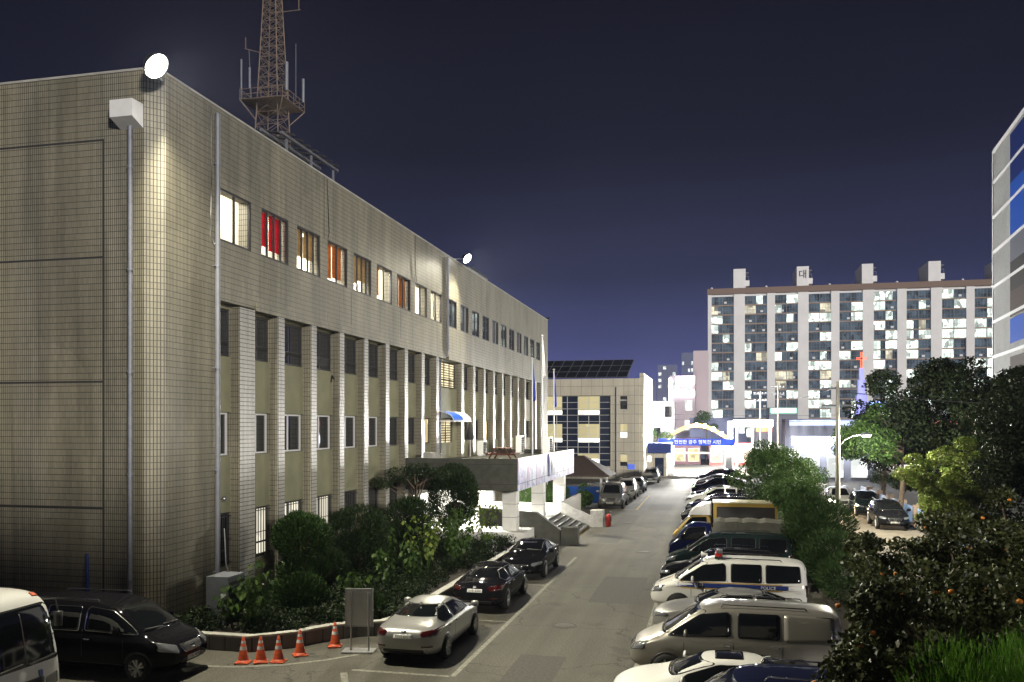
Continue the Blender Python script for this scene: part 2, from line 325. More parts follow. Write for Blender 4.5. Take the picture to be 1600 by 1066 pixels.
# ---------------------------------------------------------------- the police station
FX = -15.8            # plane of the tiled facade
RX = -16.16           # plane of the recessed bays
Y0, Y1, ZT = 22.08, 83.5, 16.85
st = thing('police_station', 'four storey cream tiled station with tall fins and lit top windows', 'building', (FX, Y0, 0))
def sobj(name, mb, m, parent=st):
    o = mb.obj(name, m, parent); o.matrix_parent_inverse = Matrix.Translation(st.location).inverted() if parent is st else Matrix(); return o
M['lit_white'] = litroom('lit_white_room', (1, .96, .82), 2.6, .55, 1.1)
M['lit_curtain'] = litroom('lit_curtain', (1, .93, .74), 1.25, .6, 1.0, slats=1.6, vert=True); M['lit_warm'] = litroom('lit_warm_room', (1, .78, .35), 1.3, .4, 1.3)
M['lit_blind'] = litroom('lit_wooden_blind', (1, .52, .16), .75, .5, .8, slats=2.2)
M['lit_pale_blind'] = litroom('lit_pale_blind', (1, .84, .52), 1.3, .35, 1.6, slats=2.0)
M['lit_red'] = litroom('lit_red_blind', (1, .06, .08), .75, .35, 1.0, slats=2.0)
M['lit_cool'] = litroom('lit_cool_room', (.95, 1, .95), 1.7, .3, 1.3)
# upper storey wall with window band
w3 = [(25.33 + 2.737 * k, 27.36 + 2.737 * k) for k in range(9)] + [(50.5 + 2.73 * k, 52.35 + 2.73 * k) for k in range(11)]
ZB, ZW0, ZW1 = 10.66, 12.55, 14.28
mb = MB()
mb.box(FX - .5, FX, Y0 + .42, Y1, ZW1, ZT)                      # parapet band
mb.box(FX - .5, FX, Y0 + .42, Y1, ZB, ZW0)                      # band under the windows
prev = Y0 + .42
for a, b in w3: mb.box(FX - .5, FX, prev, a, ZW0, ZW1); prev = b
mb.box(FX - .5, FX, prev, Y1, ZW0, ZW1)
mb.box(FX - .5, FX, Y0 + .42, 25.3, 0, ZB); mb.box(FX - .5, FX, 79.9, Y1, 0, ZB)
mb.prism([(FX - .42, Y0), (FX, Y0 + .42), (FX - .5, Y0 + .42)], 0, ZT, 'Z')   # bevelled corner
sobj('facade_wall', mb, M['tile'])
for a, b, x in ((Y0, Y0 + .5, FX - .42), (Y1 - .5, Y1, FX - .5)): sobj('end_wall', MB().box(-46, x, a, b, 0, ZT), M['tile'])
mb = MB(); mb.box(-46, FX - .5, Y0 + .5, Y1 - .5, 15.3, 15.6); sobj('flat_roof', mb, M['concrete'])
mb = MB()
mb.box(-46, FX - .45, Y0 - .035, Y0 + .5, ZT, ZT + .07); mb.box(FX - .5, FX + .03, Y0 + .42, Y1, ZT, ZT + .07); sobj('coping', mb, M['concrete'])
# joints on the end wall
mb = MB()
for z in (14.9, 11.42, 7.72, 3.95): mb.box(-46, -17.62, Y0 - .004, Y0 + .02, z - .03, z + .03)
mb.box(-17.62, -17.57, Y0 - .004, Y0 + .02, 0, 14.93); sobj('wall_joint', mb, M['groove'])
mb = MB()
for y in (33.2, 44.4): mb.box(FX - .02, FX + .003, y - .02, y + .02, ZW1 + .02, ZT - .01)
for y in (36.0, 39.4, 42.3): mb.box(FX - .02, FX + .003, y - .012, y + .012, ZB + .3, ZW0 - .1)
sobj('facade_joint', mb, M['groove'])
# recessed bay strips
mb = MB()
for z0, z1 in ((0, 1.62), (3.45, 5.38), (6.88, 8.78), (10.40, 10.66)): mb.box(RX - .3, RX, 25.3, 79.9, z0, z1)
sobj('bay_panel', mb, M['olive'])
mb = MB(); mb.box(-16.9, -16.5, 25.3, 79.9, 0, 10.6); sobj('core_wall', mb, M['black'])
mb = MB(); mb.box(FX - .36, FX + .04, 27.7, 50.0, ZB - .16, ZB + .1); mb.box(FX - .36, FX + .04, 50.6, 79.9, ZB - .16, ZB + .1); mb.box(RX, FX - .003, 25.3, 27.7, ZB - .1, ZB)
sobj('lintel', mb, M['tile'])
fins = [(26.62, 27.64)] + [(29.31 + 2.72 * k, 29.80 + 2.72 * k) for k in range(7)] + [(48.25, 48.75), (53.5, 54.05)] + [(56.3 + 2.75 * k, 56.82 + 2.75 * k) for k in range(7)] + [(77.3, 78.0)]
for a, b in fins:
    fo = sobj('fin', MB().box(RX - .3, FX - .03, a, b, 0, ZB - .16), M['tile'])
    ff = MB().box(FX - .03, FX - .002, a, b, 0, ZB - .16).obj('fin_lit_face', M['tile_fin_lit'], fo)  # front plate carries the lamplight in its colour
# windows
def window(x, ya, yb, z0, z1, fm, pm, nm=1, hop=0, bars=0, fw=.06, open_=0):
    """frame with mullions, pane as a sub-part; the opening faces +X"""
    f = MB(); d0, d1 = x - .14, x - .06
    f.box(d0, d1, ya, yb, z1 - fw, z1); f.box(d0, d1, ya, yb, z0, z0 + fw)
    f.box(d0, d1, ya, ya + fw, z0 + fw, z1 - fw); f.box(d0, d1, yb - fw, yb, z0 + fw, z1 - fw)
    for k in range(1, nm + 1):
        y = ya + (yb - ya) * k / (nm + 1); f.box(d0, d1 - .01, y - .03, y + .03, z0 + fw, z1 - fw)
    if hop: f.box(d0, d1, ya + fw, yb - fw, z0 + hop - .03, z0 + hop + .03)
    fr = sobj('window', f, fm)
    p = MB().box(d0 - .04, d0 + .03, ya + .01, yb - .01, z0 + .01, z1 - .01); p.obj('pane', pm, fr)
    if bars:
        g = MB()
        for k in range(bars): y = ya + (yb - ya) * (k + .5) / bars; g.tube([(x + .03, y, z0), (x + .03, y, z1)], .011, 5)
        for t in (.06, .5, .94): z = z0 + (z1 - z0) * t; g.box(x + .02, x + .05, ya - .05, yb + .05, z - .012, z + .012)
        g.obj('window_bars', M['black'], fr)
    if open_:
        h = MB(); L = hop - .06; yc = (ya + yb) / 2
        for a, b in ((ya + .08, yc - .04), (yc + .04, yb - .08)):
            q = Matrix.Rotation(R(open_), 3, 'Y')
            for bx in ((-.02, .02, a, b, -L, -L + .05), (-.02, .02, a, b, -.05, 0), (-.02, .02, a, a + .05, -L + .05, -.05), (-.02, .02, b - .05, b, -L + .05, -.05), (-.008, .008, a + .05, b - .05, -L + .05, -.05)):
                h.box(*bx, rot=q, at=(x - .03, 0, z0 + hop - .02))
        h.obj('hopper_sash', M['dark_frame'], fr)
    return fr
top = ['lit_white', 'lit_red', 'lit_pale_blind', 'lit_blind', 'lit_pale_blind', 'lit_white', 'lit_blind', 'lit_white', 'lit_white'] + ['glass'] * 11
def clearglass():
    m, n, l, b_ = newmat('clear_pane'); tr = n.new('ShaderNodeBsdfTransparent'); gl = n.new('ShaderNodeBsdfGlossy'); gl.inputs['Roughness'].default_value = .03
    ms = n.new('ShaderNodeMixShader'); ms.inputs[0].default_value = .05; l.new(tr.outputs[0], ms.inputs[1]); l.new(gl.outputs[0], ms.inputs[2]); l.new(ms.outputs[0], n['Material Output'].inputs[0]); return m
M['clear'] = clearglass()
M['room_wall'] = mat('office_wall', (.62, .58, .48), .8, var=.1); M['tube'] = emis('ceiling_tube', (1, .95, .82), 150)
def blindmat(name, c): return leafmat(name, tuple(x * .8 for x in c), c, .6, .55)
M['blind_wood'] = blindmat('wooden_blind', (.55, .26, .07)); M['blind_pale'] = blindmat('pale_blind', (.62, .48, .26)); M['blind_red'] = blindmat('red_blind', (.85, .02, .05)); M['curtain'] = blindmat('white_curtain', (.75, .72, .62))
M['furniture'] = mat('office_furniture', (.12, .09, .07), .6)
rooms = [(25.3, 27.6), (27.75, 30.3), (30.45, 35.9), (36.05, 41.4), (41.55, 44.2), (44.35, 49.8)]
for ri, (ya, yb) in enumerate(rooms):
    mb = MB(); x0, x1, z0, z1 = -20.4, FX - .5, 11.6, 14.9
    mb.box(x0, x1, ya, yb, z0 - .1, z0); mb.box(x0, x1, ya, yb, z1, z1 + .1); mb.box(x0 - .1, x0, ya, yb, z0, z1); mb.box(x0, x1, ya - .06, ya, z0, z1); mb.box(x0, x1, yb, yb + .06, z0, z1)
    rm = sobj('office_room', mb, M['room_wall'])
    nl = max(1, int((yb - ya) / 1.6))
    for k in range(nl): y = ya + (yb - ya) * (k + .5) / nl; MB().box(-19.6, -17.0, y - .16, y + .16, z1 - .06, z1 - .02).obj('ceiling_light', M['tube'], rm)
    mb = MB(); mb.box(x0, x0 + .5, ya + .3, ya + 1.3, z0, z0 + 1.9); mb.box(-18.2, -17.4, yb - 1.2, yb - .3, z0, z0 + .75); mb.box(-17.9, -17.8, yb - 1.0, yb - .5, z0 + .75, z0 + 1.15); mb.box(x0 + .01, x0 + .05, yb - 1.2, yb - .4, z0 + 1.2, z0 + 2.2); mb.obj('furniture', M['furniture'], rm)
blinds = [None, ('blind_red', .45, 1), ('blind_pale', .62, 1), ('blind_wood', .25, 1), ('blind_pale', .5, 1), ('blind_wood', .35, .5), ('blind_wood', .15, 1), ('curtain', .0, .5), ('curtain', .0, .65)]
for i, ((a, b), k) in enumerate(zip(w3, top)):
    wo_ = window(FX + .03, a, b, ZW0, ZW1, M['dark_frame'], M['clear'] if i < 9 else M[k], 3 if k in ('lit_pale_blind', 'lit_red') else 1)
    if i < 9 and blinds[i]:
        bk, gap, part = blinds[i]; mb = MB(); xb = FX - .30
        spans = [(a + .05, (a + b) / 2 - .04), ((a + b) / 2 + .04, b - .05)]
        for si, (p0, p1) in enumerate(spans):
            p1 = p1 if part == 1 or si == 0 else p0 + (p1 - p0) * (2 * part - 1)
            if p1 - p0 < .05: continue
            if bk == 'curtain':
                n_ = 28; vs_ = [(xb + .05 * math.sin(q * 1.35 + si) + (.02 if zz else 0), p0 + (p1 - p0) * q / n_, zz) for q in range(n_ + 1) for zz in (ZW0 + .02, ZW1 - .03)]
                mb.add(vs_, [(2 * q, 2 * q + 2, 2 * q + 3, 2 * q + 1) for q in range(n_)], True); continue
            z = ZW1 - .06; zl = ZW0 + gap * (1 if si == 0 else .8 + .5 * rng.random())
            while z > zl: mb.box(-.045, .045, p0, p1, -.003, .003, Matrix.Rotation(R(-57 + rng.uniform(-5, 5)), 3, 'Y'), (xb, 0, z)); z -= .082
        mb.obj('blind', M[bk], wo_)
edges = [25.3] + [v for f in fins for v in f] + [79.9]
bays = [(edges[i], edges[i + 1]) for i in range(0, len(edges), 2)]
warm2 = {8: 'lit_warm', 9: 'lit_warm', 12: 'lit_warm', 13: 'lit_warm', 14: 'lit_warm', 15: 'lit_warm'}
for i, (a, b) in enumerate(bays):
    if b - a < .6: continue
    big = b - a > 3
    if big: a, b = 48.9, 53.3
    window(RX, a + .02, b - .02, 8.80, 10.38, M['dark_frame'], M['lit_pale_blind' if big else 'glass'], 3 if big else 1, hop=.5, open_=(38 if i in (0, 1, 2, 4, 5, 6) else 16 if i in (3, 10, 12) else 0))
    if big: window(RX, 50.3, 52.6, 4.95, 6.86, M['dark_frame'], M['lit_pale_blind'], 1)
    else: window(RX, a + .02, b - .12, 5.40, 6.86, M['white_frame'] if i < 6 else M['dark_frame'], M[warm2.get(i, 'glass')], 1)
    if i < 8 and not big:
        window(RX, a + .02, b - .08, 1.64, 3.43, M['dark_frame'], M['lit_curtain' if i in (1, 2, 3) else 'glass'], 1, hop=.5, bars=9 if i < 5 else 0)
# side panels closing the wide bay beside the porch door
for a, b in ((48.78, 50.25), (52.65, 53.5)): sobj('bay_infill', MB().box(RX - .28, RX - .002, a, b, 5.38, 6.88), M['olive'])
# door to the porch roof with blue awning
mb = MB(); mb.box(RX - .1, RX + .02, 49.25, 49.33, 4.5, 6.75); mb.box(RX - .1, RX + .02, 50.12, 50.2, 4.5, 6.75); mb.box(RX - .1, RX + .02, 49.33, 50.12, 6.66, 6.75)
dr = sobj('door', mb, M['dark_frame']); MB().box(RX - .08, RX - .02, 49.33, 50.12, 4.5, 6.66).obj('pane', M['glass_blue'], dr)
mb = MB(); pr = [(RX + 1.15 * math.sin(t), 6.75 + .55 * math.cos(t)) for t in [R(90) * k / 8 for k in range(9)]]
vs = [(x, y, z) for x, z in pr for y in (49.0, 52.9)]
mb.add(vs, [(2 * i, 2 * i + 1, 2 * i + 3, 2 * i + 2) for i in range(8)], True)
vs2 = [(x * 1.0 - .012 * 1, y, z - .02) for x, y, z in vs]; mb.add(vs2, [(2 * i, 2 * i + 2, 2 * i + 3, 2 * i + 1) for i in range(8)], True)
aw = sobj('awning', mb, M['blue'])
mb = MB(); mb.box(RX, RX + 1.2, 49.0, 52.9, 6.68, 6.74)
for y in (49.0, 51.2, 52.9): mb.tube([(x + .01, y, z + .012) for x, z in pr], .022, 5)
mb.obj('awning_frame', M['white'], aw)
mb = MB(); mb.add([(x + .012, y, z + .012) for x, y, z in [(x, y, z) for x, z in pr for y in (51.2, 52.9)]], [(2 * i, 2 * i + 1, 2 * i + 3, 2 * i + 2) for i in range(8)], True); mb.obj('awning_panel', M['white'], aw)

# drain pipes, hopper box, cables
mb = MB(); mb.tube([(-16.62, Y0 - .1, 0), (-16.62, Y0 - .1, 15.2)], .075, 10)
for z in (2, 5, 8, 11, 14): mb.lathe([(.09, z - .04), (.09, z + .04)], 10, (-16.62, Y0 - .1, 0))
dp = sobj('drain_pipe', mb, M['pipe'])
mb = MB(); mb.prism([(Y0 - .5, 15.35), (Y0, 15.15), (Y0, 15.85), (Y0 - .5, 15.85)], -17.0, -16.25, 'X'); mb.obj('rain_hopper', M['white'], dp)
for y, z1 in ((25.1, 16.6), (50.15, 16.7)):
    z0 = 0 if y < 30 else 11.0
    mb = MB(); mb.tube([(FX + .1, y, z0), (FX + .1, y, z1)], .085, 10)
    for k in range(5): z = z0 + (z1 - z0) * (k + .5) / 5; mb.lathe([(.1, z - .04), (.1, z + .04)], 10, (FX + .1, y, 0)); mb.box(FX, FX + .1, y - .13, y + .13, z - .02, z + .02)
    if y > 30: mb.tube([(FX + .1, y, 11.0), (FX + .05, y, 10.7), (FX - .2, y - .35, 10.5), (FX - .25, y - .4, 10.2), (FX - .25, y - .4, 5.0)], .07, 8)
    sobj('drain_pipe', mb, M['pipe'])
def cable(pts, r=.018, m=M['white']): return sobj('cable', MB().tube(pts, r, 5), m)
cable([(FX + .05, 24.8, 16.7), (FX + .05, 24.82, 14.2), (FX + .05, 24.75, 12.6), (FX + .05, 24.95, 12.3), (FX + .05, 25.2, 12.5)])
cable([(FX + .04, 33.4, 16.8), (FX + .04, 33.6, 14.6), (FX + .04, 33.5, 14.3)], .014, M['black'])
cable([(FX + .04, 44.5, 16.8), (FX + .05, 44.4, 15.2), (FX + .04, 44.6, 14.3)], .016, M['black'])
cable([(RX + .05, 34.55, 8.3), (RX + .08, 34.6, 8.6), (RX + .1, 34.8, 8.4), (RX + .08, 34.8, 1.0)], .03, M['black'])
cable([(FX + .03, 25.6, 3.0), (FX + .03, 25.7, 1.8), (FX + .03, 26.1, 1.1)], .018)
mb = MB(); mb.tube([(-18.15, Y0 - .03, 2.6), (-18.1, Y0 - .03, 1.0)], .05, 6); sobj('blue_pipe', mb, M['blue_dark'])
mb = MB(); mb.lathe([(.02, 0), (.09, .02), (.09, .09), (.02, .11)], 10, (RX + .1, 26.0, 3.95), 'X'); sobj('wall_lamp', mb, M['steel'])
mb = MB(); mb.box(FX - .1, FX + .25, 83.1, 83.3, 16.93, 17.1); sobj('camera_bracket', mb, M['black'])

# ---------------------------------------------------------------- roof floodlights (lit lamps of the photo)
def floodlight(y, z, label, power, tx, ty, tz, x=FX + .28, size=.34):
    t = thing('floodlight', label, 'floodlight', (x, y, z), 0, 'floodlights on the roof edge')
    mb = MB(); bx_ = FX - .25 - x; mb.tube([(bx_, max(0, Y0 + .7 - y), -.12), (bx_, max(0, Y0 + .7 - y), .35), (-.05, 0, .35)], .035, 8); mb.obj('bracket', M['steel'], t)
    d = Vector((tx - x, ty - y, tz - z)).normalized(); q = d.to_track_quat('Z', 'Y').to_matrix()
    h = MB(); h.lathe([(0, -.32), (size * .5, -.3), (size * .95, -.05), (size, .03), (size * .93, .03), (size * .9, 0), (0, 0)], 28); h.v = [tuple(q @ Vector(p_) + Vector((0, 0, .35))) for p_ in h.v]; ho = h.obj('housing', M['black'], t)
    h = MB(); h.lathe([(size * .9, .01), (size * .6, .07), (0, .10)], 28); h.v = [tuple(q @ Vector(p_) + Vector((0, 0, .35))) for p_ in h.v]; h.obj('lens', M['lamp'], ho)
    ld = bpy.data.lights.new('flood_beam', 'SPOT'); ld.energy = power; ld.spot_size = R(156); ld.spot_blend = .85; ld.shadow_soft_size = .22; ld.color = (1, .93, .72)
    lo = bpy.data.objects.new('flood_beam', ld); COL.objects.link(lo); lo.parent = t; lo.location = d * .12 + Vector((0, 0, .35)); lo.rotation_euler = d.to_track_quat('-Z', 'Y').to_euler()
    return t
floodlight(21.5, 16.3, 'blazing white floodlight on the near roof corner above the rain hopper', 30000, 4, 20, 0, x=-15.4, size=.4)
floodlight(52.7, 16.75, 'smaller floodlight at the middle of the station roof edge by the second drain pipe', 33000, 5, 46, 0, x=FX + .6)

# ---------------------------------------------------------------- solar racks and lattice mast on the roof
def rack(y0, y1, x0, x1, za, zb, label):
    t = thing('solar_rack', label, 'solar rack', (x0, y0, 15.6), 0, 'steel racks on the station roof')
    mb = MB(); W = x0 - x1; L = y1 - y0
    for y in (.3, L * .5, L - .3):
        MB().box(-.04, .04, y - .04, y + .04, 0, za - 15.6 - .12).obj('leg', M['pipe'], t)
        MB().box(-W - .06, -W + .06, y - .06, y + .06, 0, zb - 15.6 - .12).obj('leg', M['pipe'], t)
    mb = MB()
    for f in (0, .5, 1): mb.bar((-W * f, -.2, za - 15.6 + (zb - za) * f), (-W * f, L + .2, za - 15.6 + (zb - za) * f), .1)
    mb.obj('rail', M['steel'], t)
    mb = MB(); n = 7
    for k in range(n): y = L * (k + .5) / n; mb.bar((.3, y, za - 15.55), (-W - .3, y, zb - 15.45), L / n * .34, .04)
    mb.obj('panel', M['groove'], t); return t
rack(32.3, 37.4, -17.2, -19.0, 18.45, 18.8, 'bare steel solar rack on the near station roof in front of the lattice mast')
rack(60.0, 65.0, -17.2, -19.2, 17.9, 18.5, 'smaller steel solar rack on the far station roof past the second floodlight')
t = thing('lattice_mast', 'tall rusty lattice radio mast with antenna platform rising behind the roof', 'mast', (-46.5, 85, 14))
mb = MB(); H = 44
def hw(z): return 2.35 - .042 * z
cs = [(-1, -1), (1, -1), (1, 1), (-1, 1)]
for sx_, sy_ in cs: mb.bar((sx_ * hw(0), sy_ * hw(0), 0), (sx_ * hw(H), sy_ * hw(H), H), .10)
zs = [0]
while zs[-1] < H - .5: zs.append(zs[-1] + hw(zs[-1]) * 1.05)
for z0, z1 in zip(zs, zs[1:]):
    for k in range(4):
        a, b = cs[k], cs[(k + 1) % 4]; p = lambda c, z: (c[0] * hw(z), c[1] * hw(z), z)
        mb.bar(p(a, z1), p(b, z1), .05); mb.bar(p(a, z0), p(b, z1), .04); mb.bar(p(b, z0), p(a, z1), .04)
mb.obj('tower_frame', M['rust'], t)
mb = MB(); zp = 27.2
for s in range(3): r0 = 2.5 + .06 * s; mb.box(-r0, r0, -r0, r0, zp + .55 * s, zp + .55 * s + .07) if s == 0 else None
for zz in (zp + .55, zp + 1.1):
    for k in range(4): a, b = cs[k], cs[(k + 1) % 4]; mb.bar((a[0] * 2.5, a[1] * 2.5, zz), (b[0] * 2.5, b[1] * 2.5, zz), .06)
for k in range(4):
    a, b = cs[k], cs[(k + 1) % 4]
    for f in (0, .25, .5, .75): x, y = a[0] + (b[0] - a[0]) * f, a[1] + (b[1] - a[1]) * f; mb.bar((x * 2.5, y * 2.5, zp), (x * 2.5, y * 2.5, zp + 1.15), .05)
    mb.bar((a[0] * 1.3, a[1] * 1.3, zp - 1.8), (a[0] * 2.5, a[1] * 2.5, zp), .09)
mb.obj('platform', M['rust'], t)
for x, y, w, h, z in ((-2.6, -2, .1, 4.2, .3), (2.6, -1.8, .2, 3, .8), (2.75, 0, .03, 6, .5), (-2.75, .4, .03, 6.2, .4), (2.6, 2, .16, 2.6, .9), (-1.2, -2.7, .12, 2.2, 1)):
    MB().tube([(x, y, zp + z), (x * (1.12 if w < .05 and x < 0 else 1), y, zp + z + h)], w, 8).obj('antenna', M['pipe'], t)
mb = MB(); mb.bar((0, -.6, 37), (3.6, -.6, 37), .07); mb.tube([(3.4, -.6, 37), (3.4, -.6, 38.4)], .06); mb.obj('side_arm', M['rust'], t); mb = MB(); mb.bar((-3, -.6, 33.5), (0, -.6, 32.5), .07); mb.tube([(-2.9, -.6, 33.4), (-2.9, -.6, 34.7)], .05); mb.obj('side_arm', M['rust'], t)
# ---------------------------------------------------------------- entrance porch
def mural():
    m, n, l, b = newmat('mural_panel'); t = n.new('ShaderNodeTexCoord'); nz = n.new('ShaderNodeTexNoise'); nz.inputs['Scale'].default_value = .55; nz.inputs['Detail'].default_value = 5; nz.inputs['Distortion'].default_value = 2.2
    l.new(t.outputs['Object'], nz.inputs['Vector']); r_ = n.new('ShaderNodeValToRGB'); e = r_.color_ramp.elements
    e[0].position = .3; e[0].color = (.42, .16, .30, 1); e[1].position = .72; e[1].color = (.75, .78, .82, 1)
    for p, c in ((.42, (.50, .45, .68)), (.5, (.22, .25, .50)), (.53, (.72, .70, .78)), (.62, (.45, .52, .75))): x = e.new(p); x.color = (*c, 1)
    l.new(nz.outputs[0], r_.inputs[0]); l.new(r_.outputs[0], b.inputs['Base Color']); b.inputs['Roughness'].default_value = .35; return m
M['mural'] = mural()
PX, PYa, PYb, PZ0, PZ1 = -9.7, 42.95, 61.1, 3.05, 4.72
po = thing('entrance_porch', 'flat roofed entrance porch with painted mural edge over white lit columns', 'porch', (PX, PYa, 0))
def pobj(name, mb, m, parent=po):
    o = mb.obj(name, m, parent)
    if parent is po: o.matrix_parent_inverse = Matrix.Translation(po.location).inverted()
    return o
mb = MB(); mb.box(FX + .01, PX, PYa, PYb, PZ0, 4.42); mb.box(FX + .01, PX, PYa, PYa + .25, 4.42, PZ1); mb.box(PX - .25, PX, PYa + .25, PYb, 4.42, PZ1); mb.box(FX + .01, PX - .25, PYb - .25, PYb, 4.42, PZ1)
cn = pobj('canopy', mb, M['granite_dark'])
mb = MB()
for z in (PZ0 + .34, PZ1 - .3): mb.box(FX + .1, PX, PYa - .005, PYa, z - .012, z + .012)
mb.box(-13.1, -13.08, PYa - .005, PYa, PZ0, PZ1); mb.obj('canopy_joint', M['groove'], cn)
mb = MB(); mb.box(PX + .002, PX + .05, PYa, PYb, PZ0, PZ1 + .03); mu_ = pobj('mural_panel', mb, M['mural'])
mb = MB(); mb.box(PX + .05, PX + .056, PYa, PYb, PZ0 + .36, PZ0 + .38)
for k in range(1, 8): y = PYa + (PYb - PYa) * k / 8; mb.box(PX + .05, PX + .056, y - .012, y + .012, PZ0, PZ1)
mb.obj('panel_joint', M['groove'], mu_)
mb = MB(); mb.box(PX + .05, PX + .12, 51.2, 53.1, 3.35, 4.72); em = pobj('emblem_plaque', mb, M['blue_dark'])
mb = MB()     # spread winged bird above a round badge
wing = [(0, .15), (.18, .38), (.42, .45), (.36, .2), (.22, -.05), (.12, -.3), (0, -.45)]
for s in (1, -1): mb.prism([(52.15 + s * y, 4.12 + z) for y, z in (wing if s > 0 else wing[::-1])], PX + .12, PX + .14, 'X')
mb.lathe([(.0, .03), (.15, .03), (.17, 0)], 16, (PX + .14, 52.15, 4.0), 'X'); mb.obj('bird_emblem', M['white'], em)
M['col_white'] = mat('porch_white', (.70, .69, .65), .5, var=.06)
for y in (44.3, 51.8, 59.2):
    mb = MB(); mb.box(-10.75, -10.0, y - .38, y + .38, .9, PZ0); c = pobj('column', mb, M['col_white'])
    g = MB()
    for z in (1.6, 2.3): g.box(-10.755, -9.995, y - .385, y + .385, z - .01, z + .01)
    g.obj('column_joint', M['groove'], c)
mb = MB(); mb.box(FX, -9.4, PYa + .3, PYb - .3, 0, .9); pobj('porch_floor', mb, M['col_white'])
mb = MB()
for k in range(5): mb.box(-9.4 + .34 * k, -9.4 + .34 * (k + 1), 46.2, 54.2, 0, .9 - .15 * (k + 1))
pobj('step', mb, M['col_white'])
mb = MB()
for k in range(5): mb.box(-9.4 + .34 * k, -9.394 + .34 * k, 46.2, 54.2, .9 - .15 * (k + 1), .9 - .15 * k - .012)
pobj('step_riser', mb, M['granite_dark'])
mb = MB()
mb.prism([(-12.5, 0), (-7.9, 0), (-7.9, .75), (-9.3, 1.7), (-12.5, 1.9)], 45.7, 46.15, 'Y'); mb.box(-7.9, -7.0, 45.6, 46.3, 0, .95)
pobj('near_cheek_wall', mb, M['granite_dark'])
mb = MB(); mb.prism([(-9.4, 0), (-7.5, 0), (-7.5, .7), (-9.4, 1.6)], 54.25, 54.5, 'Y'); mb.box(-7.5, -6.7, 54.2, 55.0, 0, 1.05); pobj('far_cheek_wall', mb, M['granite'])
mb = MB(); mb.prism([(-9.35, 0), (-9.35, 1.6), (-9.2, 1.6), (-9.2, 0)], 54.5, 61, 'Z') if False else mb.box(-9.4, -9.2, 54.5, 61.5, 0, 1.55); pobj('ramp_wall', mb, M['granite'])
mb = MB()
for k in range(10): mb.box(FX + .3, FX + .4, 44 + 1.6 * k, 44.2 + 1.6 * k, .9, PZ0) if k % 2 == 0 else None
mb.box(FX + .3, FX + .36, 43.5, 60.5, 2.7, PZ0); pobj('entrance_screen', mb, M['col_white'])
mb = MB(); mb.box(FX + .26, FX + .3, 43.5, 60.5, .9, 2.7); pobj('entrance_glass', mb, M['lit_white'])
# recessed ceiling lamps that light the porch
for i, (x, y) in enumerate(((-12.8, 46), (-12.8, 52), (-12.8, 58))):
    mb = MB(); mb.lathe([(.0, 0), (.28, 0), (.3, .04), (.3, .06)], 16, (x, y, PZ0 - .065)); pobj('ceiling_lamp', mb, M['lamp'])
    ld = bpy.data.lights.new('porch_light', 'SPOT'); ld.energy = 3200; ld.spot_size = R(165); ld.spot_blend = .3; ld.shadow_soft_size = .25; ld.color = (1, .97, .88)
    lo = bpy.data.objects.new('porch_light', ld); COL.objects.link(lo); lo.location = (x, y, PZ0 - .12)
# railings on the ramp
rl = thing('ramp_railing', 'steel handrail along the ramp past the porch steps', 'railing', (-7.4, 55, 0)); mb = MB()
for z in (.55, .95, 1.3): mb.tube([(-9.0, 55, z + .6), (-9.0, 61, z + .3), (-7.3, 61.5, z), (-6.9, 55.2, z)], .025, 6)
for y in range(56, 62): mb.tube([(-9.0, y, .2), (-9.0, y, 1.75)], .02, 6); mb.tube([(-7.1, y, 0), (-7.1, y, 1.3)], .02, 6)
mb.obj('rails', M['steel'], rl)
for y in (54.6, 55.15):
    t = thing('fire_extinguisher', 'red fire extinguisher beside the ramp wall at the far end of the steps', 'fire extinguisher', (-6.45, y, 0), 0, 'red extinguishers by the ramp')
    MB().lathe([(0, 0), (.13, 0), (.14, .05), (.14, .6), (.1, .72), (.04, .76)], 14).obj('cylinder', M['red'], t)
    m_ = MB(); m_.tube([(0, 0, .75), (0, 0, .86), (.1, 0, .9)], .025, 6); m_.tube([(.05, 0, .84), (.17, 0, .7), (.17, 0, .3)], .015, 5); m_.obj('valve', M['black'], t)
# things on the porch roof
ZR = 4.42
t = thing('picnic_table', 'dark red picnic table with benches on the porch roof', 'picnic table', (-11.6, 47.5, ZR), R(90))
mb = MB()
for k in range(5): mb.box(-.9, .9, -.38 + .155 * k, -.24 + .155 * k, .72, .76)
mb.obj('table_top', M['wood'], t)
for s in (-1, 1):
    mb = MB(); mb.box(-.9, .9, s * .75 - .13, s * .75 - .01, .42, .46); mb.box(-.9, .9, s * .75 + .01, s * .75 + .13, .42, .46); mb.obj('bench', M['wood'], t)
for x in (-.7, .7):
    mb = MB(); mb.bar((x, -.28, .72), (x, -.72, 0), .05, .09); mb.bar((x, .28, .72), (x, .72, 0), .05, .09); mb.box(x - .03, x + .03, -.85, .85, .36, .42); mb.obj('leg', M['wood'], t)
def unit(x, y, z, w, d, h, label, group=None, rz=0):
    t = thing('condenser_unit', label, 'air conditioner', (x, y, z), rz, group)
    mb = MB(); mb.box(-d / 2, d / 2, -w / 2, w / 2, .06, h); mb.box(-d / 2 + .05, d / 2 - .05, -w / 2 + .05, -w / 2 + .15, 0, .06); mb.box(-d / 2 + .05, d / 2 - .05, w / 2 - .15, w / 2 - .05, 0, .06); mb.obj('case', M['white'] if z > 1 else M['pipe'], t)
    mb = MB()
    for k in range(8): zz = .12 + (h - .2) * k / 8; mb.box(d / 2, d / 2 + .012, -w / 2 + .05, w / 2 - .05, zz, zz + (h - .2) / 16)
    for k in range(10): yy = -w / 2 + .06 + (w - .12) * k / 10; mb.box(d / 2 + .012, d / 2 + .02, yy, yy + .012, .12, h - .06); 
    mb.obj('grille', M['groove'], t); return t
